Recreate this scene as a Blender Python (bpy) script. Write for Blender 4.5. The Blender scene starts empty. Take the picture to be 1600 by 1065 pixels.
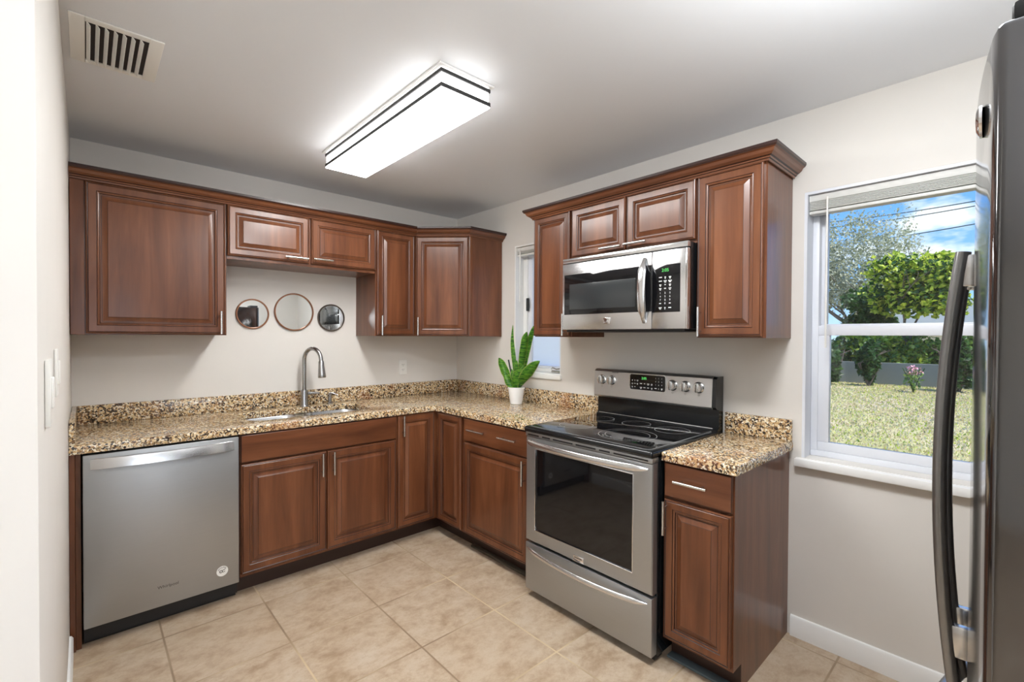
import bpy, bmesh, math, random
from mathutils import Vector, Matrix, Euler
sc = bpy.context.scene
COL = sc.collection
R = math.radians
# ------------------------------------------------------------------ camera
cd = bpy.data.cameras.new('camera'); cam = bpy.data.objects.new('camera', cd); COL.objects.link(cam)
cd.sensor_width = 36; cd.lens = 727.288 / 1600 * 36; cd.shift_y = (534.394 - 532.5) / 1600
cd.clip_start = 0.02; cd.clip_end = 400
yaw, pit, rol = R(-42.4591), R(-.715), R(.288)
fw = Vector((-math.sin(yaw) * math.cos(pit), math.cos(yaw) * math.cos(pit), math.sin(pit)))
rt = Vector((math.cos(yaw), math.sin(yaw), 0)); up = rt.cross(fw)
rt2 = rt * math.cos(rol) + up * math.sin(rol); up2 = up * math.cos(rol) - rt * math.sin(rol)
mw = Matrix((rt2, up2, -fw)).transposed().to_4x4(); mw.translation = Vector((-2.4571, -3.4202, 1.4016))
cam.matrix_world = mw; sc.camera = cam
# ------------------------------------------------------------------ exposure
sc.view_settings.view_transform = 'Standard'; sc.view_settings.look = 'None'
sc.view_settings.exposure = 0.38; sc.view_settings.gamma = 1; sc.view_settings.use_curve_mapping = False
sc.cycles.use_denoising = True
sc.cycles.max_bounces = 10; sc.cycles.diffuse_bounces = 5; sc.cycles.glossy_bounces = 5
sc.cycles.transparent_max_bounces = 24
sc.cycles.sample_clamp_indirect = 8
sc.cycles.caustics_reflective = False; sc.cycles.caustics_refractive = False

# ------------------------------------------------------------------ node helpers
class NT:
    def __init__(s, tree): s.t = tree; s.n = tree.nodes; s.l = tree.links
    def new(s, typ, **kw):
        nd = s.n.new(typ)
        for k, v in kw.items():
            if k.startswith('i_'):
                key = k[2:]; key = int(key) if key.isdigit() else key.replace('_', ' ')
                s.put(nd.inputs[key], v)
            else: setattr(nd, k, v)
        return nd
    def put(s, sock, v):
        if isinstance(v, bpy.types.NodeSocket): s.l.new(v, sock)
        elif isinstance(v, bpy.types.Node): s.l.new(v.outputs[0], sock)
        else:
            if isinstance(v, (tuple, list)) and len(v) == 3 and sock.type == 'RGBA': v = (*v, 1)
            sock.default_value = v
    def math(s, op, a, b=0.0, c=0.0):
        nd = s.n.new('ShaderNodeMath'); nd.operation = op
        s.put(nd.inputs[0], a); s.put(nd.inputs[1], b)
        if len(nd.inputs) > 2: s.put(nd.inputs[2], c)
        return nd.outputs[0]
    def mix(s, f, a, b, mode='MIX'):
        nd = s.n.new('ShaderNodeMix'); nd.data_type = 'RGBA'; nd.blend_type = mode
        s.put(nd.inputs[0], f); s.put(nd.inputs[6], a); s.put(nd.inputs[7], b)
        return nd.outputs[2]
    def ramp(s, f, stops, interp='LINEAR'):
        nd = s.n.new('ShaderNodeValToRGB'); nd.color_ramp.interpolation = interp
        e = nd.color_ramp.elements
        while len(e) < len(stops): e.new(.5)
        for k, (p, c) in enumerate(stops):
            e[k].position = p; e[k].color = (*c, 1) if len(c) == 3 else c
        s.put(nd.inputs[0], f); return nd.outputs[0]
    def noise(s, vec, scale, detail=3, rough=.5, dist=0):
        nd = s.n.new('ShaderNodeTexNoise'); s.put(nd.inputs['Vector'], vec)
        nd.inputs['Scale'].default_value = scale; nd.inputs['Detail'].default_value = detail
        nd.inputs['Roughness'].default_value = rough; nd.inputs['Distortion'].default_value = dist
        return nd.outputs[0]
    def coords(s, scale=(1, 1, 1), rnd=False):
        tc = s.n.new('ShaderNodeTexCoord'); mp = s.n.new('ShaderNodeMapping')
        mp.inputs['Scale'].default_value = scale
        s.l.new(tc.outputs['Object'], mp.inputs['Vector'])
        if rnd:
            oi = s.n.new('ShaderNodeObjectInfo'); m = s.math('MULTIPLY', oi.outputs['Random'], 9.0)
            cb = s.n.new('ShaderNodeCombineXYZ')
            for k in range(3): s.l.new(m, cb.inputs[k])
            s.l.new(cb.outputs[0], mp.inputs['Location'])
        return mp.outputs[0]
    def bump(s, h, strength=.2, dist=.01):
        b = s.n.new('ShaderNodeBump'); s.put(b.inputs['Height'], h)
        b.inputs['Strength'].default_value = strength; b.inputs['Distance'].default_value = dist
        return b.outputs[0]
def srgb(r, g, b):
    f = lambda c: (c / 255 / 12.92) if c / 255 <= .04045 else ((c / 255 + .055) / 1.055) ** 2.4
    return (f(r), f(g), f(b))
MATS = {}
def mat(name, col=(.8, .8, .8), rough=.5, metal=0, fn=None, **kw):
    m = bpy.data.materials.new(name); m.use_nodes = True; T = NT(m.node_tree)
    p = m.node_tree.nodes['Principled BSDF']
    p.inputs['Base Color'].default_value = (*col, 1); p.inputs['Roughness'].default_value = rough
    p.inputs['Metallic'].default_value = metal
    for k, v in kw.items(): T.put(p.inputs[k.replace('_', ' ')], v)
    if fn: fn(T, p)
    MATS[name] = m; return m

# ------------------------------------------------------------------ world (sky with clouds)
w = bpy.data.worlds.new('sky'); sc.world = w; w.use_nodes = True; T = NT(w.node_tree)
bg = w.node_tree.nodes['Background']
tc = T.new('ShaderNodeTexCoord'); sp = T.new('ShaderNodeSeparateXYZ', i_0=tc.outputs['Generated'])
zz = sp.outputs[2]
grad = T.ramp(zz, [(0, srgb(186, 214, 246)), (.08, srgb(132, 184, 242)), (.35, srgb(84, 148, 232)), (1, srgb(50, 110, 205))])
mp = T.new('ShaderNodeMapping', i_Vector=tc.outputs['Generated']); mp.inputs['Scale'].default_value = (3, 3, 7)
cl = T.noise(mp.outputs[0], 1.6, 5, .55)
clf = T.ramp(cl, [(.60, (0, 0, 0)), (.70, (1, 1, 1))])
T.put(bg.inputs[0], T.mix(clf, grad, (.93, .95, 1.0))); bg.inputs[1].default_value = 1.2
# ------------------------------------------------------------------ sun
sd = bpy.data.lights.new('sun', 'SUN'); so = bpy.data.objects.new('sun', sd); COL.objects.link(so)
sd.energy = 5.4; sd.angle = R(.6); sd.color = (1, .96, .88)
so.rotation_euler = Vector((.02, .42, -.9)).to_track_quat('-Z', 'Y').to_euler()
# ------------------------------------------------------------------ area lights added as room fill, all out of view
def area(name, loc, direction, sx, sy, power, col=(1, 1, 1)):
    a = bpy.data.lights.new(name, 'AREA'); a.shape = 'RECTANGLE'; a.size = sx; a.size_y = sy
    a.energy = power; a.color = col
    o = bpy.data.objects.new(name, a); COL.objects.link(o); o.location = loc
    o.rotation_euler = Vector(direction).to_track_quat('-Z', 'Z').to_euler(); return o
area('added_fill_front', (-3.2, -6.9, 1.5), (0, 1, .55), 2.8, 1.3, 26, (.97, .985, 1))  # unseen fill light added at the front opening, tilted upwards
area('added_fill_west', (-5.40, -5.4, 1.5), (1, 0, .55), 2.1, 1.2, 30, (.95, .98, 1))  # second unseen fill, added along the west wall to brighten the room
area('added_fill_dining_down', (-3.6, -4.9, 2.40), (0, 0, -1), 1.4, 1.4, 15, (.98, .99, 1))  # downward fill added over the dining side, with no fixture behind it
area('added_fill_dining_up', (-3.3, -4.9, 1.75), (0, .12, 1), .8, .8, 62, (.96, .985, 1))  # added upward fill, bounced off the dining ceiling
area('added_fill_refrigerator_up', (-1.3, -3.5, 1.92), (-.05, .1, 1), .5, .3, 14, (.96, .985, 1))  # added bounce fill over the refrigerator; no lamp stands here
area('added_fill_kitchen_down', (-1.25, -2.98, 2.43), (0, 0, -1), .36, .36, 22, (.97, .985, 1))  # extra fill added beyond the visible ceiling, without a fixture
LAMP_SIDE, LAMP_PANEL = 5.0, 26.0

# ------------------------------------------------------------------ materials
WALLC = srgb(222, 218, 212)
def f_wall(T, p):
    v = T.coords()
    n = T.noise(v, 6, 4, .6); n2 = T.noise(v, 90, 2)
    T.put(p.inputs['Base Color'], T.mix(n, tuple(c * .97 for c in WALLC), tuple(min(1, c * 1.02) for c in WALLC)))
    T.put(p.inputs['Normal'], T.bump(n2, .06, .002))
mat('wall_paint', WALLC, .6, fn=f_wall)
def f_ceil(T, p):
    v = T.coords(); n = T.noise(v, 26, 5, .65)
    T.put(p.inputs['Normal'], T.bump(n, .12, .004))
mat('ceiling_paint', srgb(226, 229, 233), .55, fn=f_ceil)
def f_floor(T, p):
    tc = T.new('ShaderNodeTexCoord'); sp = T.new('ShaderNodeSeparateXYZ', i_0=tc.outputs['Object'])
    def line(o, x0, pch):
        q = T.math('DIVIDE', T.math('SUBTRACT', o, x0), pch)
        fr = T.math('FRACT', T.math('ADD', q, 100.0)); d = T.math('ABSOLUTE', T.math('SUBTRACT', fr, .5))
        return T.math('SUBTRACT', .5, d), T.math('FLOOR', T.math('ADD', q, 100.0))
    dx, ix = line(sp.outputs[0], -1.347, .4265); dy, iy = line(sp.outputs[1], -1.19, .427)
    d = T.math('MINIMUM', dx, dy)
    g = T.ramp(d, [(.0068, (0, 0, 0)), (.0115, (1, 1, 1))])
    cid = T.math('ADD', T.math('MULTIPLY', ix, 3.7), T.math('MULTIPLY', iy, 7.3))
    cb = T.new('ShaderNodeCombineXYZ', i_0=cid, i_1=T.math('MULTIPLY', cid, 1.7), i_2=0.0)
    va = T.new('ShaderNodeVectorMath', operation='ADD'); T.put(va.inputs[0], tc.outputs['Object']); T.put(va.inputs[1], cb)
    sh = T.new('ShaderNodeMapping', i_Vector=va.outputs[0]); sh.inputs['Scale'].default_value = (1, 1.25, 1)
    n1 = T.noise(sh.outputs[0], 6.5, 9, .74, .15); n2 = T.noise(sh.outputs[0], 24, 6, .7)
    c = T.ramp(n1, [(.36, srgb(156, 133, 108)), (.46, srgb(176, 155, 131)), (.55, srgb(188, 170, 148)), (.68, srgb(196, 181, 161))])
    c = T.mix(T.ramp(n2, [(.34, (.45, .45, .45)), (.48, (0, 0, 0))]), c, srgb(160, 136, 112))
    wn = T.new('ShaderNodeTexWhiteNoise', i_Vector=cb.outputs[0]); 
    c = T.mix(T.math('MULTIPLY', wn.outputs[0], .22), c, srgb(176, 153, 127))
    gn = T.ramp(T.noise(tc.outputs['Object'], 1.3, 2), [(.42, srgb(140, 118, 94)), (.60, srgb(206, 186, 152))])
    c = T.mix(g, gn, c)
    T.put(p.inputs['Base Color'], c)
    T.put(p.inputs['Roughness'], T.math('ADD', T.math('MULTIPLY', n2, .2), .28))
    h = T.math('ADD', g, T.math('MULTIPLY', n2, .12))
    T.put(p.inputs['Normal'], T.bump(h, .35, .002))
mat('floor_tile', (.6, .45, .3), .4, fn=f_floor)
def wood(name, dark, mid, light, scale=(9, 9, .9), rough=.3):
    def f(T, p):
        v = T.coords(scale, True)
        n1 = T.noise(v, 1.2, 4, .6, .35); v2 = T.coords(tuple(c * 9 for c in scale), True); n2 = T.noise(v2, 1.3, 3, .6)
        v3 = T.coords((3, 3, 2), True); n3 = T.noise(v3, 1.3, 2)
        c = T.ramp(n1, [(.28, dark), (.5, mid), (.74, light)])
        c = T.mix(T.math('MULTIPLY', n2, .28), c, dark)
        c = T.mix(T.ramp(n3, [(.3, (.3, .3, .3)), (.7, (0, 0, 0))]), c, dark)
        T.put(p.inputs['Base Color'], c)
        T.put(p.inputs['Roughness'], T.math('ADD', T.math('MULTIPLY', n2, .1), rough - .05))
        T.put(p.inputs['Normal'], T.bump(n2, .04, .001))
    return mat(name, mid, rough, fn=f, Coat_Weight=.22, Coat_Roughness=.14, Specular_IOR_Level=.38)
wd, wm, wl = srgb(80, 45, 27), srgb(112, 67, 42), srgb(140, 89, 58)
wood('maple_vertical', wd, wm, wl)
wood('maple_horizontal', wd, wm, wl, (.9, .9, 9))
mat('glaze', srgb(46, 24, 18), .35)
mat('toe_wood', srgb(48, 29, 22), .4)
def f_granite(T, p):
    v = T.coords((1, 1, 1.0))
    ds = T.noise(v, 22, 3, .6); 
    va = T.new('ShaderNodeVectorMath', operation='MULTIPLY_ADD'); 
    nz = T.new('ShaderNodeTexNoise', i_Vector=v); nz.inputs['Scale'].default_value = 60; nz.inputs['Detail'].default_value = 2
    T.put(va.inputs[0], nz.outputs[1]); va.inputs[1].default_value = (.020, .020, .020); T.put(va.inputs[2], v)
    vo = T.new('ShaderNodeTexVoronoi', i_Vector=va.outputs[0]); vo.inputs['Scale'].default_value = 134
    wn = T.new('ShaderNodeSeparateXYZ', i_0=vo.outputs['Color'])
    big = T.noise(v, 7, 4, .6)
    k = T.math('ADD', T.math('MULTIPLY', wn.outputs[0], .75), T.math('MULTIPLY', big, .42))
    c = T.ramp(k, [(.20, srgb(50, 42, 38)), (.31, srgb(108, 86, 66)), (.40, srgb(172, 136, 94)), (.52, srgb(200, 168, 122)),
                   (.64, srgb(216, 194, 154)), (.80, srgb(232, 222, 200)), (.95, srgb(140, 126, 114))], 'CONSTANT')
    vo2 = T.new('ShaderNodeTexVoronoi', i_Vector=va.outputs[0]); vo2.inputs['Scale'].default_value = 170
    s2 = T.new('ShaderNodeSeparateXYZ', i_0=vo2.outputs['Color'])
    dk = T.ramp(s2.outputs[1], [(.83, (0, 0, 0)), (.86, (1, 1, 1))])
    c = T.mix(T.math('MULTIPLY', dk, .85), c, srgb(58, 47, 42))
    rs = T.ramp(T.noise(v, 5, 3, .6), [(.55, (0, 0, 0)), (.68, (.35, .35, .35))])
    c = T.mix(rs, c, srgb(160, 98, 62))
    T.put(p.inputs['Base Color'], c)
mat('granite', (.5, .4, .3), .12, fn=f_granite)
def steel(name, col, rough, sc_=(2, 2, 160), var=.1):
    def f(T, p):
        v = T.coords(sc_); n = T.noise(v, 3, 4, .6)
        T.put(p.inputs['Roughness'], T.math('ADD', T.math('MULTIPLY', n, var), rough - var / 2))
        T.put(p.inputs['Base Color'], T.mix(n, tuple(c * .93 for c in col), tuple(min(1, c * 1.06) for c in col)))
        T.put(p.inputs['Normal'], T.bump(n, .025, .0005))
    return mat(name, col, rough, .95, fn=f)
steel('steel_brushed', (.44, .45, .455), .42)
steel('steel_panel', (.60, .60, .60), .34)
steel('steel_bright', (.70, .705, .71), .22)
steel('steel_dark', (.29, .295, .30), .32, (160, 160, 2))
mat('fridge_steel', (.17, .17, .175), .10, .95)
mat('chrome', (.82, .82, .83), .08, 1)
mat('nickel', (.66, .65, .63), .25, 1)
mat('faucet_steel', (.42, .415, .41), .24, 1)
mat('sink_steel', (.60, .61, .62), .25, 1)
mat('black_glass', (.006, .006, .007), .04, IOR=1.5)
mat('black_enamel', (.008, .009, .010), .13)
mat('black_matte', (.010, .010, .011), .5)
mat('dark_screen', (.030, .034, .036), .16)
mat('burner_line', (.36, .36, .36), .4)
mat('rim_grey', (.10, .10, .10), .3)
mat('white_plastic', srgb(236, 235, 230), .35)
mat('white_trim', srgb(238, 238, 236), .35)
mat('window_vinyl', srgb(226, 229, 236), .35)
mat('blind_white', srgb(218, 218, 214), .45)
mat('dark_frame', srgb(96, 86, 78), .35, .7)
mat('copper_frame', srgb(150, 104, 78), .35, .7)
mat('mirror_silver', (.86, .88, .87), .015, 1)
mat('mark_white', srgb(214, 216, 214), .5)
mat('mark_dark', srgb(40, 40, 40), .5)
mat('mark_grey', srgb(92, 90, 88), .4, .4)
def emis(name, col, st):
    m = bpy.data.materials.new(name); m.use_nodes = True; n = m.node_tree.nodes; n.clear()
    e = n.new('ShaderNodeEmission'); e.inputs[0].default_value = (*col, 1); e.inputs[1].default_value = st
    o = n.new('ShaderNodeOutputMaterial'); m.node_tree.links.new(e.outputs[0], o.inputs[0]); MATS[name] = m
emis('lamp_side', (1, .995, .985), LAMP_SIDE); emis('lamp_panel', (1, .99, .975), LAMP_PANEL)
emis('digit_green', srgb(120, 255, 130), .8)
def glassmat(name, tint, fac=1.0):
    m = bpy.data.materials.new(name); m.use_nodes = True; T = NT(m.node_tree); m.node_tree.nodes.clear()
    tr = T.new('ShaderNodeBsdfTransparent'); tr.inputs[0].default_value = (*tint, 1)
    gl = T.new('ShaderNodeBsdfGlossy'); gl.inputs['Roughness'].default_value = .02
    fr = T.new('ShaderNodeFresnel'); fr.inputs[0].default_value = 1.45
    mx = T.new('ShaderNodeMixShader'); T.put(mx.inputs[0], T.math('MULTIPLY', fr.outputs[0], fac)); T.put(mx.inputs[1], tr); T.put(mx.inputs[2], gl)
    o = T.new('ShaderNodeOutputMaterial'); T.put(o.inputs[0], mx.outputs[0]); MATS[name] = m
glassmat('clear_glass', (.97, .985, .98)); 
def f_frost():
    m = bpy.data.materials.new('frosted_glass'); m.use_nodes = True; T = NT(m.node_tree); m.node_tree.nodes.clear()
    a = T.new('ShaderNodeBsdfTranslucent'); a.inputs[0].default_value = (1, 1, 1, 1)
    d = T.new('ShaderNodeBsdfDiffuse'); d.inputs[0].default_value = (.9, .92, .95, 1)
    mx = T.new('ShaderNodeMixShader'); mx.inputs[0].default_value = .12; T.put(mx.inputs[1], a.outputs[0]); T.put(mx.inputs[2], d.outputs[0])
    o = T.new('ShaderNodeOutputMaterial'); T.put(o.inputs[0], mx.outputs[0]); MATS['frosted_glass'] = m
f_frost()
mat('ceramic_white', srgb(236, 236, 236), .25)
mat('soil', srgb(60, 42, 30), .9)
def f_snake(T, p):
    at = T.new('ShaderNodeAttribute', attribute_name='edge')
    v = T.coords((20, 20, 90)); n = T.noise(v, 1, 3, .6, .8)
    c = T.ramp(n, [(.36, srgb(40, 96, 36)), (.48, srgb(78, 142, 44)), (.62, srgb(128, 182, 62))])
    c = T.mix(T.ramp(at.outputs['Fac'], [(.84, (0, 0, 0)), (.94, (.8, .8, .8))]), c, srgb(186, 204, 104))
    T.put(p.inputs['Base Color'], c)
mat('snake_leaf', (.1, .3, .05), .35, fn=f_snake)
mat('snake_dark', srgb(34, 44, 38), .5)
def f_grass(T, p):
    v = T.coords(); n1 = T.noise(v, .55, 4, .6); n2 = T.noise(v, 9, 6, .75); n3 = T.noise(v, 60, 3, .7)
    c = T.ramp(n1, [(.36, srgb(168, 168, 98)), (.5, srgb(196, 186, 134)), (.62, srgb(206, 186, 164))])
    c = T.mix(T.ramp(n2, [(.40, (.8, .8, .8)), (.56, (0, 0, 0))]), c, srgb(140, 146, 78))
    c = T.mix(T.ramp(n3, [(.48, (0, 0, 0)), (.62, (.9, .9, .9))]), c, srgb(226, 214, 172))
    T.put(p.inputs['Base Color'], c); T.put(p.inputs['Normal'], T.bump(n3, .8, .03))
mat('lawn', (.4, .4, .2), .95, fn=f_grass)
def leafm(name, a, b, c_):
    m = bpy.data.materials.new(name); m.use_nodes = True; T = NT(m.node_tree); m.node_tree.nodes.clear()
    wn = T.noise(T.coords(), 7, 2, .6); c = T.ramp(wn, [(.34, a), (.5, b), (.66, c_)])
    p = T.new('ShaderNodeBsdfPrincipled'); T.put(p.inputs['Base Color'], c); p.inputs['Roughness'].default_value = .45
    t = T.new('ShaderNodeBsdfTranslucent'); T.put(t.inputs[0], c)
    mx = T.new('ShaderNodeMixShader'); mx.inputs[0].default_value = .42; T.put(mx.inputs[1], p.outputs[0]); T.put(mx.inputs[2], t.outputs[0])
    o = T.new('ShaderNodeOutputMaterial'); T.put(o.inputs[0], mx.outputs[0]); MATS[name] = m
leafm('leaf_oak', srgb(132, 140, 108), srgb(176, 180, 152), srgb(222, 222, 204))
leafm('leaf_grape', srgb(112, 150, 44), srgb(186, 206, 66), srgb(236, 238, 116))
leafm('leaf_shrub', srgb(58, 98, 40), srgb(104, 142, 60), srgb(160, 184, 90))
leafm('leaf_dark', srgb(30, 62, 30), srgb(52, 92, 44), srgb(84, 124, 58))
leafm('straw', srgb(200, 180, 130), srgb(222, 204, 160), srgb(236, 222, 190))
mat('flower_pink', srgb(228, 168, 178), .6)
mat('bark', srgb(104, 92, 84), .85)
mat('grey_wall', srgb(134, 138, 134), .8)
mat('stucco_tan', srgb(206, 194, 170), .8)
mat('roof_white', srgb(232, 232, 236), .6)
mat('cable', srgb(70, 92, 84), .6)
mat('exterior_wall', srgb(214, 214, 210), .8)
mat('grey_tape', srgb(86, 98, 102), .7)
mat('toe_strip', srgb(74, 66, 54), .5)
mat('shade_grey', srgb(200, 200, 200), .5)

# ------------------------------------------------------------------ mesh builder
class MB:
    def __init__(s, edge_layer=False):
        s.bm = bmesh.new(); s.lay = s.bm.verts.layers.float.new('edge') if edge_layer else None
    def box(s, x0, x1, y0, y1, z0, z1, mi=0, bev=0, seg=2, rot=None):
        m = Matrix.Translation(((x0 + x1) / 2, (y0 + y1) / 2, (z0 + z1) / 2))
        if rot: m = m @ rot
        m = m @ Matrix.Diagonal((abs(x1 - x0), abs(y1 - y0), abs(z1 - z0), 1))
        r = bmesh.ops.create_cube(s.bm, size=1, matrix=m); vs = r['verts']
        fs = {f for v in vs for f in v.link_faces}
        for f in fs: f.material_index = mi
        if bev:
            es = list({e for v in vs for e in v.link_edges})
            bmesh.ops.bevel(s.bm, geom=es, offset=bev, segments=seg, affect='EDGES', profile=.5)
        return s
    def prism(s, pts, a0, a1, axis='x', mi=0, bev=0, seg=2):
        def P(u, v, a): return {'x': (a, u, v), 'y': (u, a, v), 'z': (u, v, a)}[axis]
        A = [s.bm.verts.new(P(u, v, a0)) for u, v in pts]; B = [s.bm.verts.new(P(u, v, a1)) for u, v in pts]
        n = len(pts); fs = [s.bm.faces.new(A), s.bm.faces.new(B[::-1])]
        for i in range(n): fs.append(s.bm.faces.new((A[i], B[i], B[(i + 1) % n], A[(i + 1) % n])))
        for f in fs: f.material_index = mi
        bmesh.ops.recalc_face_normals(s.bm, faces=fs)
        if bev:
            es = list({e for f in fs for e in f.edges})
            bmesh.ops.bevel(s.bm, geom=es, offset=bev, segments=seg, affect='EDGES', profile=.5)
        return s
    def tube(s, pts, r, seg=12, mi=0, cap=True, ry=None, updir=None):
        pts = [Vector(p) for p in pts]; n = len(pts)
        rr = r if isinstance(r, (list, tuple)) else [r] * n
        ryy = ry if isinstance(ry, (list, tuple)) else ([ry] * n if ry else rr)
        rings = []; u = None
        for i, p in enumerate(pts):
            t = (pts[min(i + 1, n - 1)] - pts[max(i - 1, 0)]).normalized()
            if updir is not None: a = Vector(updir)
            elif u is None: a = Vector((0, 0, 1)) if abs(t.z) < .9 else Vector((1, 0, 0))
            else: a = u
            u = (a - t * a.dot(t)).normalized(); v = t.cross(u)
            rings.append([s.bm.verts.new(p + u * (math.cos(2 * math.pi * k / seg) * rr[i]) + v * (math.sin(2 * math.pi * k / seg) * ryy[i])) for k in range(seg)])
        fs = []
        for i in range(n - 1):
            for k in range(seg):
                fs.append(s.bm.faces.new((rings[i][k], rings[i][(k + 1) % seg], rings[i + 1][(k + 1) % seg], rings[i + 1][k])))
        if cap: fs += [s.bm.faces.new(rings[0][::-1]), s.bm.faces.new(rings[-1])]
        for f in fs: f.material_index = mi
        return s
    def lathe(s, prof, c=(0, 0, 0), seg=32, mi=0, axis='z', cap=True):
        M = {'z': Matrix.Identity(3), 'y': Matrix(((1, 0, 0), (0, 0, -1), (0, 1, 0))), 'x': Matrix(((0, 0, 1), (0, 1, 0), (-1, 0, 0)))}[axis]
        rings = []
        for r, z in prof:
            rings.append([s.bm.verts.new(Vector(c) + M @ Vector((r * math.cos(2 * math.pi * k / seg), r * math.sin(2 * math.pi * k / seg), z))) for k in range(seg)])
        fs = []
        for i in range(len(rings) - 1):
            for k in range(seg):
                fs.append(s.bm.faces.new((rings[i][k], rings[i][(k + 1) % seg], rings[i + 1][(k + 1) % seg], rings[i + 1][k])))
        if cap: fs += [s.bm.faces.new(rings[0][::-1]), s.bm.faces.new(rings[-1])]
        for f in fs: f.material_index = mi
        return s
    def rings(s, x0, x1, z0, z1, y, prof):
        # nested rectangles: prof = [(inset, height out of plane y towards -y, material of the band up to it)]
        prev = None
        for ins, h, mi in prof:
            cur = [s.bm.verts.new((a, y - h, b)) for a, b in ((x0 + ins, z0 + ins), (x1 - ins, z0 + ins), (x1 - ins, z1 - ins), (x0 + ins, z1 - ins))]
            if prev:
                for k in range(4):
                    f = s.bm.faces.new((prev[k], prev[(k + 1) % 4], cur[(k + 1) % 4], cur[k])); f.material_index = mi
            else: f = s.bm.faces.new(cur[::-1]); f.material_index = mi
            prev = cur
        f = s.bm.faces.new(prev); f.material_index = 0
        return s
    def sweep(s, path, prof, z, mi=0, glz=()):
        # prof: (out, dz) closed outline; path: XY points, outward = right-hand side of travel
        P = [Vector((p[0], p[1])) for p in path]; n = len(P); secs = []
        for i in range(n):
            d0 = (P[i] - P[i - 1]).normalized() if i else (P[1] - P[0]).normalized()
            d1 = (P[i + 1] - P[i]).normalized() if i < n - 1 else d0
            n0 = Vector((d0.y, -d0.x)); n1 = Vector((d1.y, -d1.x)); m = (n0 + n1).normalized(); m = m / max(.3, m.dot(n0))
            secs.append([s.bm.verts.new((P[i].x + m.x * o, P[i].y + m.y * o, z + dz)) for o, dz in prof])
        k = len(prof); fs = []
        for i in range(n - 1):
            for j in range(k):
                f = s.bm.faces.new((secs[i][j], secs[i][(j + 1) % k], secs[i + 1][(j + 1) % k], secs[i + 1][j])); fs.append(f)
                f.material_index = 1 if j in glz else mi
        fs += [s.bm.faces.new(secs[0]), s.bm.faces.new(secs[-1][::-1])]
        bmesh.ops.recalc_face_normals(s.bm, faces=fs); return s
    def build(s, name, mats, parent=None, loc=(0, 0, 0), rz=0, smooth=34, rot=None):
        me = bpy.data.meshes.new(name); s.bm.to_mesh(me); s.bm.free()
        for m in (mats if isinstance(mats, (list, tuple)) else [mats]): me.materials.append(MATS[m])
        if smooth: me.shade_smooth(); me.set_sharp_from_angle(angle=R(smooth))
        o = bpy.data.objects.new(name, me); COL.objects.link(o)
        o.location = loc; o.rotation_euler = rot if rot else (0, 0, rz)
        if parent: o.parent = parent
        return o
def tag(o, label=None, cat=None, group=None, kind=None):
    for k, v in (('label', label), ('category', cat), ('group', group), ('kind', kind)):
        if v: o[k] = v
    return o
def thing(name, label, cat, loc=(0, 0, 0), rz=0, group=None):
    o = bpy.data.objects.new(name, None); COL.objects.link(o); o.empty_display_size = .1
    o.location = loc; o.rotation_euler = (0, 0, rz); return tag(o, label, cat, group)
def struct(name, mb, m, parent=None, smooth=34):
    o = mb.build(name, m, parent, smooth=smooth)
    if not parent: o['kind'] = 'structure'
    return o
def text(name, s, size, m, parent, loc, rot, depth=.0006, align='CENTER', bold=0):
    c = bpy.data.curves.new(name, 'FONT'); c.body = s; c.size = size; c.extrude = depth; c.align_x = align; c.align_y = 'CENTER'
    c.offset = bold
    tmp = bpy.data.objects.new('tmp_text', c); COL.objects.link(tmp)
    dg = bpy.context.evaluated_depsgraph_get(); dg.update()
    me = bpy.data.meshes.new_from_object(tmp.evaluated_get(dg)); bpy.data.objects.remove(tmp)
    me.materials.clear(); me.materials.append(MATS[m])
    o = bpy.data.objects.new(name, me); COL.objects.link(o); o.location = loc; o.rotation_euler = rot; o.parent = parent
    return o
FRONT = (R(90), 0, 0)      # text facing -y in local space
H = 2.446; W = 2.5165

# ================================================================== setting
struct('floor', MB().box(-5.6, 0, -7.1, .0, -.12, 0), 'floor_tile')
struct('ceiling', MB().box(-5.6, .0, -7.1, 0, H, H + .12), 'ceiling_paint')
struct('wall_back', MB().box(-5.6, .18, 0, .15, -.12, H + .12), 'wall_paint')
wr = MB(); TK = .18
BW = (-3.66, -2.737, .845, 2.072)     # big window opening y0,y1,z0,z1
SW = (-1.243, -.762, 1.125, 2.098)    # small window
def wpanel(mb, y0, y1, z0, z1): mb.box(0, TK, y0, y1, z0, z1)
wpanel(wr, SW[1], 0, -.12, H + .12); wpanel(wr, BW[1], SW[0], -.12, H + .12); wpanel(wr, -7.1, BW[0], -.12, H + .12)
wpanel(wr, SW[0], SW[1], -.12, SW[2]); wpanel(wr, SW[0], SW[1], SW[3], H + .12)
wpanel(wr, BW[0], BW[1], -.12, BW[2]); wpanel(wr, BW[0], BW[1], BW[3], H + .12)
struct('wall_right', wr, 'wall_paint', smooth=0)
struct('wall_left', MB().box(-W - .15, -W, -2.30, 0, 0, H, bev=.006), 'wall_paint')
struct('wall_partition', MB().box(-1.70, 0, -4.40, -4.27, 0, H), 'wall_paint')
wf = MB().box(-5.6, -4.65, -7.1, -6.95, -.12, H + .12).box(-1.75, .0, -7.1, -6.95, -.12, H + .12).box(-4.65, -1.75, -7.1, -6.95, 2.15, H + .12).box(-4.65, -1.75, -7.1, -6.95, -.12, .85)
struct('wall_front', wf, 'wall_paint', smooth=0)
ww = MB().box(-5.6, -5.45, -6.95, -6.5, -.12, H + .12).box(-5.6, -5.45, -4.3, 0, -.12, H + .12).box(-5.6, -5.45, -6.5, -4.3, -.12, .85).box(-5.6, -5.45, -6.5, -4.3, 2.15, H + .12)
struct('wall_west', ww, 'wall_paint', smooth=0)
gd = MB()
for x in (-4.65, -3.225, -1.81): gd.box(x, x + .06, -7.06, -7.0, .85, 2.15)
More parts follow.
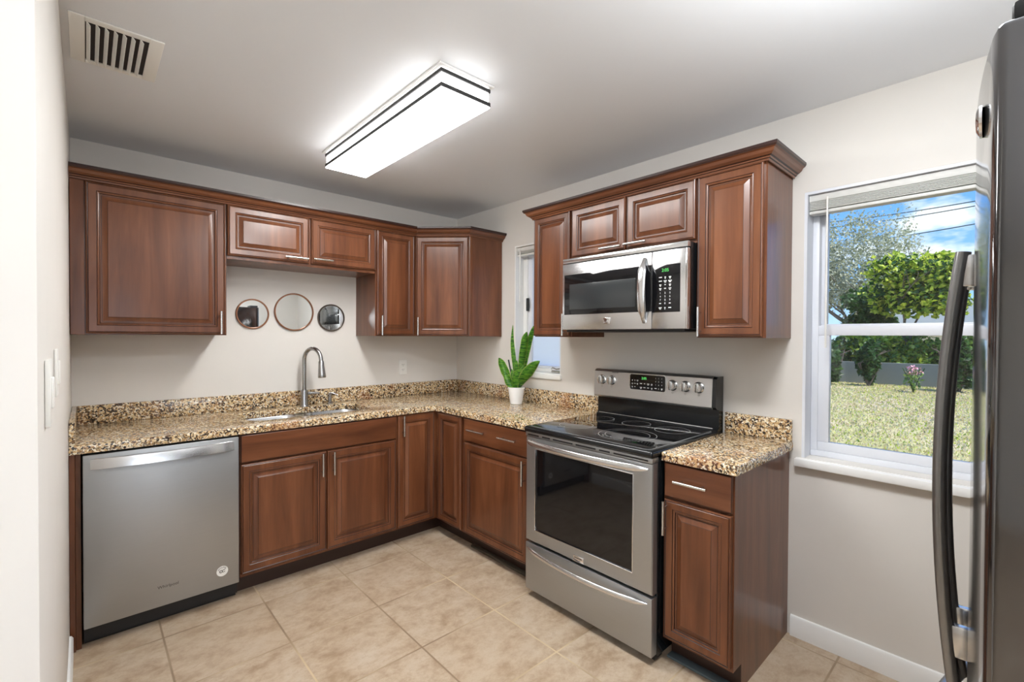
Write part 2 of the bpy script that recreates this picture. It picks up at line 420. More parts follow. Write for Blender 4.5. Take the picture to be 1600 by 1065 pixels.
gd.box(-4.65, -1.75, -7.06, -7.0, .85, .91).box(-4.65, -1.75, -7.06, -7.0, 2.09, 2.15)
d1 = struct('added_window_front', gd, 'white_trim'); MB().box(-4.6, -1.8, -7.035, -7.03, .91, 2.09).build('glass', 'clear_glass', d1)  # unseen window, added to go with the front fill light
w3 = MB().box(-5.55, -5.5, -6.5, -6.45, .85, 2.15).box(-5.55, -5.5, -4.35, -4.3, .85, 2.15).box(-5.55, -5.5, -6.45, -4.35, .85, .9).box(-5.55, -5.5, -6.45, -4.35, 2.1, 2.15)
w3o = struct('added_window_west', w3, 'white_trim'); MB().box(-5.53, -5.525, -6.45, -4.35, .9, 2.1).build('glass', 'clear_glass', w3o)  # unseen west window, put in for the light from behind
# baseboards
struct('baseboard_right', MB().prism([(0, 0), (-.014, 0), (-.014, .083), (-.008, .094), (0, .096)], -4.26, -2.7015, 'y'), 'white_trim')
struct('baseboard_left', MB().prism([(-W, 0), (-W + .013, 0), (-W + .013, .085), (-W + .007, .095), (-W, .097)], -2.295, -.662, 'y'), 'white_trim')

def frame_x(mb, xa, xb, ya, yb, za, zb, wa, wb, wbot, wtop, bev=.003):
    # upright rectangular frame in a plane of constant x; members meet without overlapping
    if wbot: mb.box(xa, xb, ya, yb, za, za + wbot, bev=bev)
    if wtop: mb.box(xa, xb, ya, yb, zb - wtop, zb, bev=bev)
    mb.box(xa, xb, ya, ya + wa, za + wbot, zb - wtop, bev=bev); mb.box(xa, xb, yb - wb, yb, za + wbot, zb - wtop, bev=bev)
    return mb
# ---- big window (window_1)
y0, y1, z0, z1 = BW
f = MB()
frame_x(f, .001, TK - .01, y0, y1, z0, z1, .012, .012, 0, .012, 0)
frame_x(f, .085, .165, y0 + .0125, y1 - .0125, z0, z1 - .0125, .028, .028, .028, .034)
win = struct('window_1', f, 'window_vinyl')
MB().box(-.035, .09, y0 - .02, y1 + .022, z0 - .038, z0 - .002, bev=.004).build('window_sill', 'white_trim', win)
zr = 1.455
s = MB()  # lower (inner) sash
ya, yb = y0 + .04, y1 - .04
frame_x(s, .088, .118, ya, yb, z0 + .0285, zr + .004, .045, .045, .042, .046)
s.build('lower_sash', 'window_vinyl', win)
s = MB()
frame_x(s, .125, .155, ya, yb, zr - .035, z1 - .047, .024, .024, .047, .025)
s.build('upper_sash', 'window_vinyl', win)
MB().box(.102, .1035, ya + .04, yb - .04, z0 + .065, zr - .035).build('lower_glass', 'clear_glass', win)
MB().box(.139, .1405, ya + .02, yb - .02, zr, z1 - .06).build('upper_glass', 'clear_glass', win)
# ---- small window (window_2), casement
y0, y1, z0, z1 = SW
f = MB()
frame_x(f, .001, TK - .01, y0, y1, z0, z1, .010, .010, .012, .010, 0)
frame_x(f, .085, .15, y0 + .0105, y1 - .0105, z0 + .0125, z1 - .0105, .016, .040, .024, .034)
win2 = struct('window_2', f, 'white_trim')
s = MB()
frame_x(s, .10, .14, y0 + .027, y1 - .051, z0 + .037, z1 - .045, .020, .040, .020, .036)
s.build('casement_sash', 'window_vinyl', win2)
MB().box(.119, .1215, y0 + .035, y1 - .08, z0 + .05, z1 - .08).build('window_glass', 'frosted_glass', win2)
MB().box(-.018, .09, y0 - .01, y1 + .012, z0 - .028, z0 + .004, bev=.004).build('window_sill', 'white_trim', win2)
c = MB().box(.05, .084, -1.195, -1.105, z0 + .012, z0 + .030, bev=.004)
c.tube([(.06, -1.10, z0 + .04), (.04, -1.13, z0 + .052), (.035, -1.17, z0 + .042), (.035, -1.215, z0 + .048)], .006, 8)
c.build('crank_handle', 'nickel', win2)
MB().box(.075, .088, y1 - .075, y1 - .05, 1.60, 1.70, bev=.004).build('latch', 'mark_dark', win2)

# ================================================================== joinery helpers
def handle(parent, x0, z0, x1, z1, y, out=.030):
    d = Vector((x1 - x0, 0, z1 - z0)); L = d.length; u = d / L
    mb = MB(); a = Vector((x0, y - out, z0)); b = Vector((x1, y - out, z1))
    mb.tube([a, b], .0062, 14)
    for t in (.18, .82):
        q = Vector((x0, y, z0)) + d * t
        mb.tube([q, q - Vector((0, out, 0))], .0042, 10)
    return mb.build('handle', 'nickel', parent)
def door(parent, x0, x1, z0, z1, y, k=1.0, loc=(0, 0, 0), rz=0, name='door'):
    mb = MB()
    w_ = min(x1 - x0, z1 - z0); k = min(1.0, w_ / .30) * k
    P = [(0, 0, 0), (.0, .015, 0), (.0022, .0185, 0), (.006, .0205, 0), (.0090, .0185, 1), (.0112, .0205, 0), (.040 * k, .0190, 0), (.0425 * k, .0165, 1),
         (.046 * k, .0175, 0), (.051 * k, .0155, 0), (.0535 * k, .0105, 1), (.058 * k, .0100, 0), (.0605 * k, .0100, 1), (.082 * k, .0178, 0), (.0835 * k, .0190, 1), (.0855 * k, .0190, 0)]
    mb.rings(x0, x1, z0, z1, y, P)
    return mb.build(name, ['maple_vertical', 'glaze'], parent, loc, rz, smooth=20)
def slab(parent, x0, x1, z0, z1, y, name='drawer_front'):
    mb = MB().rings(x0, x1, z0, z1, y, [(0, 0, 0), (0, .016, 0), (.002, .019, 1), (.005, .0205, 0)])
    return mb.build(name, ['maple_horizontal', 'glaze'], parent, smooth=20)
BD, UD = .619, .319           # body depths
def base_body(parent, w, mi='maple_vertical', x0=.0006, toe=.54):
    MB().prism([(0, 0), (-toe, 0), (-toe, .105), (-BD, .105), (-BD, .875), (0, .875)], x0, w - .0006, 'x').build('body', mi, parent, smooth=20)
    MB().box(x0, w - .001, -toe - .004, -toe - .0002, .001, .1045).build('toe_kick', 'toe_wood', parent)
def upper_body(parent, w, z0, z1, side=None):
    MB().box(.0006, w - .0006, -UD, -.001, z0, z1, bev=.001, seg=1).build('body', 'maple_vertical', parent, smooth=20)
RZ = R(-90)
GB, GU = 'base cabinets under the granite worktop', 'wall cabinets'

# ---- upper left run (world x origin at xl)
def upL(xl, z, label): return thing('wall_cabinet', label, 'cabinet', (xl, 0, z), 0, GU)
t = upL(-W + .001, 1.40, 'large single-door brown wall cabinet left of the three round mirrors'); w_ = W - 1.8585
upper_body(t, w_, 0, .765)
door(t, .058, w_ - .008, .006, .750, -UD); handle(t, .624, .006, .624, .136, -UD - .0205)
MB().box(.002, .054, -UD - .012, -UD, 0, .76, bev=.0015).build('filler_strip', 'maple_vertical', t, smooth=20)
t = upL(-1.857, 1.842, 'short two-door brown wall cabinet hung above the sink and round mirrors'); w_ = .9155
MB().box(.0006, w_ - .0006, -UD, -.001, 0, .318, bev=.001, seg=1).build('body', 'maple_vertical', t, smooth=20)
d = door(t, .003, .458, .020, .310, -UD); handle(t, .306, .044, .443, .044, -UD - .0205)
d = door(t, .472, .913, .020, .310, -UD); handle(t, .470 + .005, .049, .600, .049, -UD - .0205)
t = upL(-.9405, 1.40, 'narrow brown wall cabinet between the short sink cabinet and the angled corner cabinet'); w_ = .328
upper_body(t, w_, 0, .765)
door(t, .008, w_ - .022, .006, .750, -UD, .9); handle(t, .032, .006, .032, .145, -UD - .0205)
# corner diagonal
t = thing('wall_cabinet', 'angled corner brown wall cabinet with a plain side facing the small window', 'cabinet', (0, 0, 1.40), 0, GU)
MB().prism([(-.0015, -.0015), (-.611, -.0015), (-.611, -UD), (-UD, -.611), (-.0015, -.611)], 0, .765, 'z', bev=.001, seg=1).build('body', 'maple_vertical', t, smooth=20)
DL = math.hypot(.611 - UD, .611 - UD)
dd = door(t, .008, DL - .008, .006, .750, -.001, .95, (-.611, -UD, 0), R(-45))
hh = handle(t, .030, .006, .030, .14, -.0215); hh.location = (-.611, -UD, 0); hh.rotation_euler = (0, 0, R(-45))
MB().box(-.30, -.004, -.6145, -.6115, .002, .755).build('side_panel', 'maple_vertical', t, smooth=20)
# crown left
CP = [(0, 0), (.006, 0), (.008, .008), (.013, .010), (.015, .016), (.022, .019), (.033, .028), (.039, .040), (.047, .044), (.050, .050), (.052, .0505), (.052, .062), (0, .062)]
GL = (2, 4, 8, 10)
o = MB().sweep([(-W + .001, -.334), (-.6175, -.334), (-.334, -.6175), (-.002, -.6175)], CP, 2.152, 0, GL).build('crown_molding', ['maple_horizontal', 'glaze'], smooth=15)
tag(o, 'brown crown moulding along the left run of wall cabinets, turning at the corner', 'crown moulding', 'crown mouldings on the wall cabinets')
# ---- upper right run
def upR(yl, z, label): return thing('wall_cabinet', label, 'cabinet', (0, yl, z), RZ, GU)
t = upR(-1.303, 1.40, 'narrow brown wall cabinet between the small window and the microwave'); w_ = .311
upper_body(t, w_, 0, .765)
door(t, .004, w_ - .010, .006, .750, -UD, .9); handle(t, .275, .006, .275, .138, -UD - .0205)
t = upR(-1.6155, 1.850, 'short two-door brown wall cabinet directly above the microwave'); w_ = .767
MB().box(.0006, w_ - .0006, -UD, -.001, 0, .315, bev=.001, seg=1).build('body', 'maple_vertical', t, smooth=20)
door(t, .003, .375, .016, .300, -UD); handle(t, .229, .037, .366, .037, -UD - .0205)
door(t, .383, .762, .016, .300, -UD); handle(t, .386, .040, .518, .040, -UD - .0205)
t = upR(-2.384, 1.40, 'tall narrow brown wall cabinet between the microwave and the large window'); w_ = .304
upper_body(t, w_, 0, .765)
door(t, .004, w_ - .012, .006, .750, -UD, 1.0); handle(t, .026, .006, .026, .142, -UD - .0205)
o = MB().sweep([(-.002, -1.300), (-.334, -1.300), (-.334, -2.691), (-.002, -2.691)], CP, 2.147, 0, GL).build('crown_molding', ['maple_horizontal', 'glaze'], smooth=15)
tag(o, 'brown crown moulding with mitred ends over the cabinets around the microwave', 'crown moulding', 'crown mouldings on the wall cabinets')

# ---- base left run
t = thing('end_panel', 'narrow dark brown end panel between the left wall and the dishwasher', 'cabinet panel', (-W + .001, 0, 0))
MB().box(.0, .019, -.625, -.002, 0, .875, bev=.001, seg=1).build('inner_board', 'maple_vertical', t)
MB().box(.0195, .038, -.612, -.002, 0, .875, bev=.001, seg=1).build('outer_board', 'maple_vertical', t)
t = thing('base_cabinet', 'wide two-door brown sink cabinet right of the dishwasher', 'cabinet', (-1.858, 0, 0), 0, GB); w_ = .916
mb = MB().prism([(-.30, 0), (-.54, 0), (-.54, .105), (-BD, .105), (-BD, .875), (-.59, .875), (-.59, .3), (-.30, .3)], .0006, w_ - .0006, 'x')
mb.box(.0006, .018, -.59, -.002, .105, .875).box(w_ - .018, w_ - .0006, -.59, -.002, .105, .875).box(.018, w_ - .018, -.30, -.002, .105, .3)
mb.build('body', 'maple_vertical', t, smooth=20)
MB().box(.001, w_ - .001, -.544, -.5402, .001, .1045).build('toe_kick', 'toe_wood', t)
slab(t, .004, w_ - .004, .722, .868, -BD, 'false_front')
door(t, .004, .455, .125, .712, -BD); handle(t, .425, .572, .425, .708, -BD - .0205)
door(t, .461, w_ - .004, .125, .712, -BD); handle(t, .492, .570, .492, .707, -BD - .0205)
# corner base
t = thing('base_cabinet', 'L-shaped corner base cabinet with two narrow folding doors', 'cabinet', (0, 0, 0), 0, GB)
MB().prism([(-.002, -.002), (-.941, -.002), (-.941, -BD), (-BD, -BD), (-BD, -.962), (-.002, -.962)], .105, .875, 'z').build('body', 'maple_vertical', t, smooth=20)
MB().prism([(-.002, -.002), (-.941, -.002), (-.941, -.54), (-.54, -.54), (-.54, -.962), (-.002, -.962)], 0, .105, 'z').build('toe_kick', 'toe_wood', t, smooth=20)
door(t, -.930, -.649, .120, .868, -BD, 1.0); handle(t, -.901, .733, -.901, .868, -BD - .0205)
d = door(t, 0, .270, .120, .868, -.0005, 1.0, (-BD, -.665, 0), RZ)
# drawer base + filler
t = thing('base_cabinet', 'brown base cabinet with a two-handle drawer beside the range, left of it', 'cabinet', (0, -.9635, 0), RZ, GB); w_ = .648
base_body(t, w_)
slab(t, .006, .612, .722, .868, -BD); handle(t, .075, .802, .245, .802, -BD - .0205); handle(t, .375, .802, .530, .802, -BD - .0205)
door(t, .006, .612, .118, .712, -BD); handle(t, .585, .566, .585, .706, -BD - .0205)
MB().box(.003, w_ - .002, -.575, -.5405, 0, .016, bev=.003).build('floor_trim', 'toe_strip', t)
# right base
t = thing('base_cabinet', 'narrow brown base cabinet with one drawer and door, right of the range', 'cabinet', (0, -2.390, 0), RZ, GB); w_ = .297
base_body(t, w_)
slab(t, .010, w_ - .006, .726, .868, -BD); handle(t, .066, .802, .205, .802, -BD - .0205)
door(t, .010, w_ - .006, .122, .714, -BD, 1.0); handle(t, .023, .568, .023, .711, -BD - .0205)
MB().box(.0, w_ - .02, -.585, -.5405, 0, .012, bev=.003).build('floor_trim', 'grey_tape', t)

# ================================================================== worktops
def plate(loops, z0, z1, bev=.005):
    mb = MB(); bm = mb.bm; es = []
    for lp in loops:
        vs = [bm.verts.new((x, y, z0)) for x, y in lp]
        es += [bm.edges.new((vs[i], vs[(i + 1) % len(vs)])) for i in range(len(vs))]
    r = bmesh.ops.triangle_fill(bm, use_beauty=True, use_dissolve=False, edges=es)
    fs = [g for g in r['geom'] if isinstance(g, bmesh.types.BMFace)]
    ex = bmesh.ops.extrude_face_region(bm, geom=fs)
    nv = [g for g in ex['geom'] if isinstance(g, bmesh.types.BMVert)]
    bmesh.ops.translate(bm, vec=(0, 0, z1 - z0), verts=nv)
    bmesh.ops.recalc_face_normals(bm, faces=bm.faces)
    top = [e for e in bm.edges if all(abs(v.co.z - z1) < 1e-6 for v in e.verts) and len(e.link_faces) == 2 and e.calc_face_angle(0) > .5]
    bmesh.ops.bevel(bm, geom=top, offset=bev, segments=3, affect='EDGES', profile=.5)
    return mb
def rrect(x0, x1, y0, y1, r, seg=6):
    out = []
    for cx, cy, a0 in ((x1 - r, y1 - r, 0), (x0 + r, y1 - r, 90), (x0 + r, y0 + r, 180), (x1 - r, y0 + r, 270)):
        for k in range(seg + 1):
            a = R(a0 + 90 * k / seg); out.append((cx + r * math.cos(a), cy + r * math.sin(a)))
    return out
sinkcut = rrect(-1.775, -1.035, -.500, -.145, .085, 8)
outer = [(-W + .001, -.001), (-W + .001, -.645), (-.645, -.645), (-.645, -1.612), (-.001, -1.612), (-.001, -.001)]
t = thing('granite_worktop', 'L-shaped speckled brown granite worktop with backsplash and sink cut-out', 'worktop', (-1.2, -.3, .876))
m = plate([outer, sinkcut], .876, .914); m.build('top', 'granite', t, (1.2, .3, -.876), smooth=40)
MB().box(-W + .022, -.001, -.021, -.001, .9141, 1.016, bev=.0025).build('backsplash', 'granite', t, (1.2, .3, -.876))
MB().box(-.021, -.001, -1.612, -.0215, .9141, 1.016, bev=.0025).build('backsplash', 'granite', t, (1.2, .3, -.876))
MB().box(-W + .001, -W + .021, -.640, -.001, .9141, 1.016, bev=.0025).build('side_splash', 'granite', t, (1.2, .3, -.876))
t = thing('granite_worktop', 'small square granite worktop with backsplash, right of the range', 'worktop', (-.3, -2.54, .876))
plate([[(-.645, -2.391), (-.645, -2.702), (-.001, -2.702), (-.001, -2.391)]], .876, .914, .007).build('top', 'granite', t, (.3, 2.54, -.876), smooth=40)
MB().box(-.021, -.001, -2.700, -2.391, .9141, 1.016, bev=.0025).build('backsplash', 'granite', t, (.3, 2.54, -.876))

# ---- sink
t = thing('kitchen_sink', 'stainless undermount double-bowl sink set in the granite below the faucet', 'sink', (-1.40, -.31, .68))
def bowl(x0, x1, y0, y1, zt, zb, r):
    mb = MB(); bm = mb.bm; rings = []
    for ins, z in ((-.006, zt), (0, zt), (.004, zt - .01), (.010, zb + .03), (.025, zb + .008), (.05, zb)):
        lp = rrect(x0 + ins, x1 - ins, y0 + ins, y1 - ins, max(.02, r - ins * .5), 6)
        rings.append([bm.verts.new((x, y, z)) for x, y in lp])
    n = len(rings[0])
    for a, b in zip(rings, rings[1:]):
        for k in range(n): bm.faces.new((a[k], a[(k + 1) % n], b[(k + 1) % n], b[k]))
    bm.faces.new(rings[-1]); bmesh.ops.recalc_face_normals(bm, faces=bm.faces); bmesh.ops.reverse_faces(bm, faces=bm.faces)
    mb.lathe([(.045, zb + .001), (.043, zb + .004), (.02, zb + .002), (.012, zb + .0015)], ((x0 + x1) / 2, (y0 + y1) / 2 + .02, 0), 20)
    return mb
bowl(-1.790, -1.420, -.508, -.136, .8752, .68, .09).build('bowl', 'sink_steel', t, (1.4, .31, -.68))
bowl(-1.395, -1.020, -.508, -.136, .8752, .70, .09).build('bowl', 'sink_steel', t, (1.4, .31, -.68))
MB().box(-1.421, -1.394, -.46, -.18, .855, .8755, bev=.004).build('divider', 'sink_steel', t, (1.4, .31, -.68))
# ---- faucet
FX, FY = -1.352, -.098
t = thing('kitchen_faucet', 'brushed metal gooseneck pull-down faucet standing behind the sink', 'faucet', (FX, FY, .9142))
MB().lathe([(.029, 0), (.029, .004), (.0265, .008), (.0255, .012), (.0245, .105), (.0235, .112), (.017, .114)], seg=28).build('base', 'faucet_steel', t)
pts = [(0, 0, .11), (0, 0, .27)]
ca, sa = math.cos(R(-62)), math.sin(R(-62)); rad = .072
for k in range(1, 15):
    a = math.pi * k / 15 * 1.08; d_ = rad - rad * math.cos(a); pts.append((d_ * ca, d_ * sa, .315 + rad * math.sin(a) * 1.15))
pts.insert(2, (0, 0, .315))
MB().tube(pts, .0135, 18).build('gooseneck', 'faucet_steel', t)
e = Vector(pts[-1]); dr = (Vector(pts[-1]) - Vector(pts[-2])).normalized()
MB().tube([e - dr * .002, e + dr * .004, e + dr * .03, e + dr * .085, e + dr * .105, e + dr * .112], [.0150, .0175, .0190, .0240, .0265, .024], 20).build('spray_head', 'faucet_steel', t)
MB().tube([(.0, 0, .085), (.035, 0, .087)], .0115, 16).tube([(.035, 0, .087), (.060, -.01, .089), (.092, -.03, .086)], [.0105, .008, .006], 14).build('lever', 'faucet_steel', t)
t = thing('soap_dispenser', 'small metal soap dispenser on the granite right of the faucet', 'soap dispenser', (-1.172, -.088, .9142))
MB().lathe([(.020, 0), (.020, .006), (.0135, .012), (.0125, .052), (.016, .056), (.016, .068), (.010, .074)], seg=22).build('base', 'faucet_steel', t)
MB().tube([(0, 0, .070), (0, 0, .078), (.02, -.012, .074), (.046, -.03, .060)], [.007, .0065, .0055, .0048], 12).build('spout', 'faucet_steel', t)

# ================================================================== dishwasher
t = thing('dishwasher', 'stainless dishwasher with curved bar handle, at the left end', 'dishwasher', (-2.4745, 0, 0)); w_ = .612
MB().box(.004, w_ - .003, -.595, -.03, .02, .868).build('tub', 'black_matte', t)
MB().box(.006, w_ - .006, -.575, -.560, 0.001, .092).build('toe_panel', 'black_matte', t)
MB().box(.003, w_ - .003, -.645, -.600, .094, .866, bev=.004).build('door', 'steel_brushed', t)
hp = []; N = 22
mbh = MB(); bm = mbh.bm; R0 = []
for k in range(N + 1):
    u = k / N; x = .028 + u * (.586 - .028 + .0); o_ = .034 * (1 - (2 * u - 1) ** 2) ** .8 + .003
    R0.append([bm.verts.new((x, -.645 - a, z)) for a, z in ((o_ + .003, .800), (o_ + .006, .802), (o_ + .003, .824), (o_ - .003, .846), (o_ - .006, .848), (max(-.002, o_ - .012), .846), (max(-.002, o_ - .010), .802))])
for a, b in zip(R0, R0[1:]):
    for j in range(7): bm.faces.new((a[j], b[j], b[(j + 1) % 7], a[(j + 1) % 7]))
bm.faces.new(R0[0][::-1]); bm.faces.new(R0[-1]); bmesh.ops.recalc_face_normals(bm, faces=bm.faces)
mbh.build('handle', 'steel_bright', t)
text('logo', 'Whirlpool', .020, 'mark_grey', t, (.306, -.6455, .187), FRONT)
b = MB().lathe([(.026, 0), (.026, .0006)], seg=32, axis='y').build('sticker', 'white_plastic', t, (.532, -.6452, .180))
for k, ch in enumerate('WHIRLPOOL'):
    a = R(150 - k * 15); text('letter', ch, .0085, 'mark_dark', b, (.019 * math.cos(a), -.0010, .019 * math.sin(a)), (R(90), -(a - R(90)), 0), .0002)
mbx = MB(); mbx.tube([(.006 * math.cos(2 * math.pi * k / 20) - .006, -.0012, .006 * math.sin(2 * math.pi * k / 20) - .001) for k in range(21)], .0014, 6)
mbx.tube([(.0, -.0012, .003), (.012, -.0012, .007)], .0014, 6).tube([(.0, -.0012, -.004), (.005, -.0012, -.006), (.012, -.0012, -.003)], .0014, 6)
mbx.build('symbol', 'mark_dark', b)

# ================================================================== range
t = thing('electric_range', 'stainless glass-top electric range between the drawer cabinet and the narrow cabinet', 'range', (0, -1.616, 0), RZ); w_ = .768
MB().box(.006, w_ - .002, -.655, -.022, .028, .886, bev=.002).build('body', 'black_enamel', t)
for x in (.06, w_ - .06):
    for y in (-.6, -.1): MB().lathe([(.018, 0), (.018, .03)], (x, y, 0), 14).build('foot', 'black_matte', t)
# door: steel frame round a window
def frame_panel(x0, x1, z0, z1, a0, a1, b0, b1, y, th, r=.006):
    mb = MB(); bm = mb.bm
    def loop(xx0, xx1, zz0, zz1, yy): return [bm.verts.new((x, yy, z)) for x, z in ((xx0, zz0), (xx1, zz0), (xx1, zz1), (xx0, zz1))]
    L = [loop(x0, x1, z0, z1, y + th), loop(x0, x1, z0, z1, y + r), loop(x0 + r * .6, x1 - r * .6, z0 + r * .6, z1 - r * .6, y + r * .2), loop(x0 + r * 1.4, x1 - r * 1.4, z0 + r * 1.4, z1 - r * 1.4, y),
         loop(a0, a1, b0, b1, y), loop(a0 + .003, a1 - .003, b0 + .003, b1 - .003, y + .006), loop(a0 + .003, a1 - .003, b0 + .003, b1 - .003, y + th)]
    for p, q in zip(L, L[1:]):
        for k in range(4): bm.faces.new((p[k], p[(k + 1) % 4], q[(k + 1) % 4], q[k]))
    p, q = L[-1], L[0]
    for k in range(4): bm.faces.new((p[k], p[(k + 1) % 4], q[(k + 1) % 4], q[k]))
    bmesh.ops.recalc_face_normals(bm, faces=bm.faces); return mb
od = frame_panel(.002, w_ - .002, .305, .866, .070, .672, .370, .806, -.700, .04).build('oven_door', 'steel_brushed', t, smooth=30)
MB().box(.071, .671, -.6955, -.665, .371, .805).build('oven_glass', 'black_glass', od)
wt = MB()
for a in ((.069, .0735, .3736, .8024), (.6685, .673, .3736, .8024), (.069, .673, .370, .3735), (.069, .673, .8025, .806)): wt.box(a[0], a[1], -.7025, -.696, a[2], a[3], bev=.0012)
wt.build('window_trim', 'chrome', od)
MB().box(.120, .620, -.6640, -.6635, .42, .77).build('oven_screen', 'dark_screen', od)
def bow_handle(x0, x1, z, y, out, ht, th, name, parent, m='steel_bright', sag=0):
    N = 26; pts = []; ra = []; rb = []
    for k in range(N + 1):
        u = k / N; e_ = (1 - (2 * u - 1) ** 2)
        pts.append((x0 + u * (x1 - x0), y - .004 - out * e_ ** .75, z - sag * e_)); q = max(.25, min(1, min(u, 1 - u) * 14) ** .5)
        ra.append(ht / 2 * q); rb.append(th / 2 * q)
    return MB().tube(pts, ra, 18, ry=rb, updir=(0, 0, 1)).build(name, m, parent)
bow_handle(.012, w_ - .022, .841, -.702, .052, .034, .022, 'door_handle', od)
vs_ = MB().box(.002, w_ - .002, -.7035, -.655, .8675, .8895, bev=.002).build('vent_trim', 'steel_brushed', t)
vv = MB()
for a, b in ((.02, .10), (.125, .18), (.20, .33), (.35, .47), (.49, .55), (.57, .745)): vv.box(a, b, -.7043, -.702, .8735, .8805)
vv.build('vent_slot', 'black_matte', vs_)
# badge
MB().box(.338, .402, -.7035, -.699, .304 + .004, .338, bev=.0015).build('badge', 'chrome', od)
text('badge_text', 'FRIGIDAIRE', .0095, 'mark_dark', od, (.370, -.7037, .327), FRONT)
text('badge_text', 'GALLERY', .0065, 'mark_dark', od, (.370, -.7037, .315), FRONT)
# drawer
dw = MB().box(.002, w_ - .002, -.700, -.656, .040, .292, bev=.004).build('storage_drawer', 'steel_brushed', t)
bow_handle(.020, w_ - .020, .268, -.702, .045, .026, .018, 'drawer_handle', dw, sag=.006)
MB().box(.01, w_ - .01, -.66, -.60, .012, .038).build('toe_panel', 'black_matte', t)
# cooktop
ct = MB().box(-.003, w_ + .003, -.716, -.055, .890, .921, bev=.013, seg=4).build('cooktop', 'black_enamel', t)
g_ = MB(); bm = g_.bm
lp0 = rrect(.018, w_ - .018, -.697, -.092, .03, 5); lp1 = rrect(.023, w_ - .023, -.692, -.097, .027, 5)
gz = .9212
A = [bm.verts.new((x, y, gz)) for x, y in lp0]; B = [bm.verts.new((x, y, gz + .0022)) for x, y in lp1]
for k in range(len(A)): f_ = bm.faces.new((A[k], A[(k + 1) % len(A)], B[(k + 1) % len(A)], B[k])); f_.material_index = 1
bm.faces.new(B); bm.faces.new(A[::-1])
g_.build('glass_surface', ['black_glass', 'rim_grey'], ct)
def ann(cx, cy, r, wd_=.0022):
    mb = MB(); bm = mb.bm; n = 56; zq = gz + .0026
    a = [bm.verts.new((cx + (r - wd_) * math.cos(2 * math.pi * k / n), cy + (r - wd_) * math.sin(2 * math.pi * k / n), zq)) for k in range(n)]
    b = [bm.verts.new((cx + r * math.cos(2 * math.pi * k / n), cy + r * math.sin(2 * math.pi * k / n), zq)) for k in range(n)]
    for k in range(n): bm.faces.new((a[k], b[k], b[(k + 1) % n], a[(k + 1) % n]))
    return mb
for cx, cy, r in ((.510, -.505, .140), (.510, -.505, .108), (.185, -.50, .092), (.150, -.235, .078), (.375, -.215, .078), (.600, -.235, .088)):
    ann(cx, cy, r).build('burner_ring', 'burner_line', ct)
# backguard
bgp = MB().prism([(-.022, .89), (-.085, .89), (-.085, .925), (-.070, .935), (-.068, 1.028), (-.095, 1.034), (-.108, 1.045), (-.098, 1.188), (-.085, 1.200), (-.022, 1.200)], .004, w_ - .001, 'x').build('backguard', 'black_enamel', t)
MB().prism([(-.097, 1.033), (-.1105, 1.044), (-.1005, 1.190), (-.085, 1.2035), (-.060, 1.2035), (-.060, 1.2), (-.094, 1.05)], .002, w_ - .022, 'x').build('control_panel', 'steel_panel', bgp)
MB().box(.020, w_ - .03, -.079, -.070, .9285, .934, bev=.002).build('trim_line', 'steel_bright', bgp)
tilt = math.atan2(.010, .146)
def on_panel(z): return -.1105 + (z - 1.044) * (.010 / .146)
dz0, dz1, dx0, dx1 = 1.098, 1.186, .262, .486
fr_ = MB().prism(rrect(dx0 - .005, dx1 + .005, dz0 - .005, dz1 + .005, .014, 5), 0, .0022, 'y')
dp = fr_.build('display_bezel', 'steel_bright', bgp, (0, 0, 0)); dp.location = (0, on_panel(1.142) - .0018, 0)
dpp = MB().prism(rrect(dx0, dx1, dz0, dz1, .011, 5), -.0012, .001, 'y').build('display', 'black_glass', bgp, (0, on_panel(1.142) - .0018, 0))
YD = -.0018
text('clock_digits', '2:05', .019, 'digit_green', dpp, (.355, YD, 1.165), FRONT, .0003)
random.seed(4)
def marks(parent, sets, y, words=True):
    mb = MB()
    for cols, rows, sz in sets: _marks(mb, cols, rows, y, sz, words)
    return mb.build('key_legend', 'mark_white', parent)
def _marks(mb, cols, rows, y, sz, words):
    for i, x in enumerate(cols):
        for j, z in enumerate(rows):
            hw = sz * random.uniform(.5, 1.4) if words else sz * .5
            mb.box(x - hw, x + hw, y - .0002, y + .0002, z - sz * .35, z + sz * .35)
            if words and random.random() < .5: mb.box(x - hw * .6, x + hw * .6, y - .0002, y + .0002, z - sz * 1.3, z - sz * .75)
marks(dpp, [([.278, .295, .312], [1.152, 1.133], .0046), ([.278, .295], [1.114], .005), ([.335, .358, .381, .404], [1.135, 1.113], .0056), ([.428, .466], [1.114], .005)], YD)
for i, n_ in enumerate('123456789'):
    text('key_digit', n_, .010, 'mark_white', dpp, (.428 + .019 * (i % 3), YD, 1.170 - .0185 * (i // 3)), FRONT, .0002)
text('key_digit', '0', .010, 'mark_white', dpp, (.447, YD, 1.1125), FRONT, .0002)
for x in (.062, .132, .529, .603, .676):
    zk = 1.140; kb = MB().lathe([(.0295, 0), (.0295, .004), (.0245, .008), (.023, .022), (.021, .026)], seg=28, axis='y')
    kb.box(-.006, .006, -.036, -.018, -.024, .024, bev=.003)
    # axis 'y' lathe runs towards -y
    kq = kb.build('knob', 'nickel', bgp, (x, on_panel(zk) , zk)); MB().box(-.0022, .0022, -.0366, -.030, -.018, .018, bev=.0008).build('pointer', 'mark_dark', kq)
    MB().tube([(x + .0045 * math.cos(2 * math.pi * k / 12), on_panel(1.100) - .0004, 1.100 + .0045 * math.sin(2 * math.pi * k / 12)) for k in range(13)], .0005, 5).build('burner_mark', 'mark_grey', bgp)
text('logo', 'FRIGIDAIRE', .009, 'mark_dark', bgp, (.155, on_panel(1.188) - .0006, 1.186), FRONT, .0002)

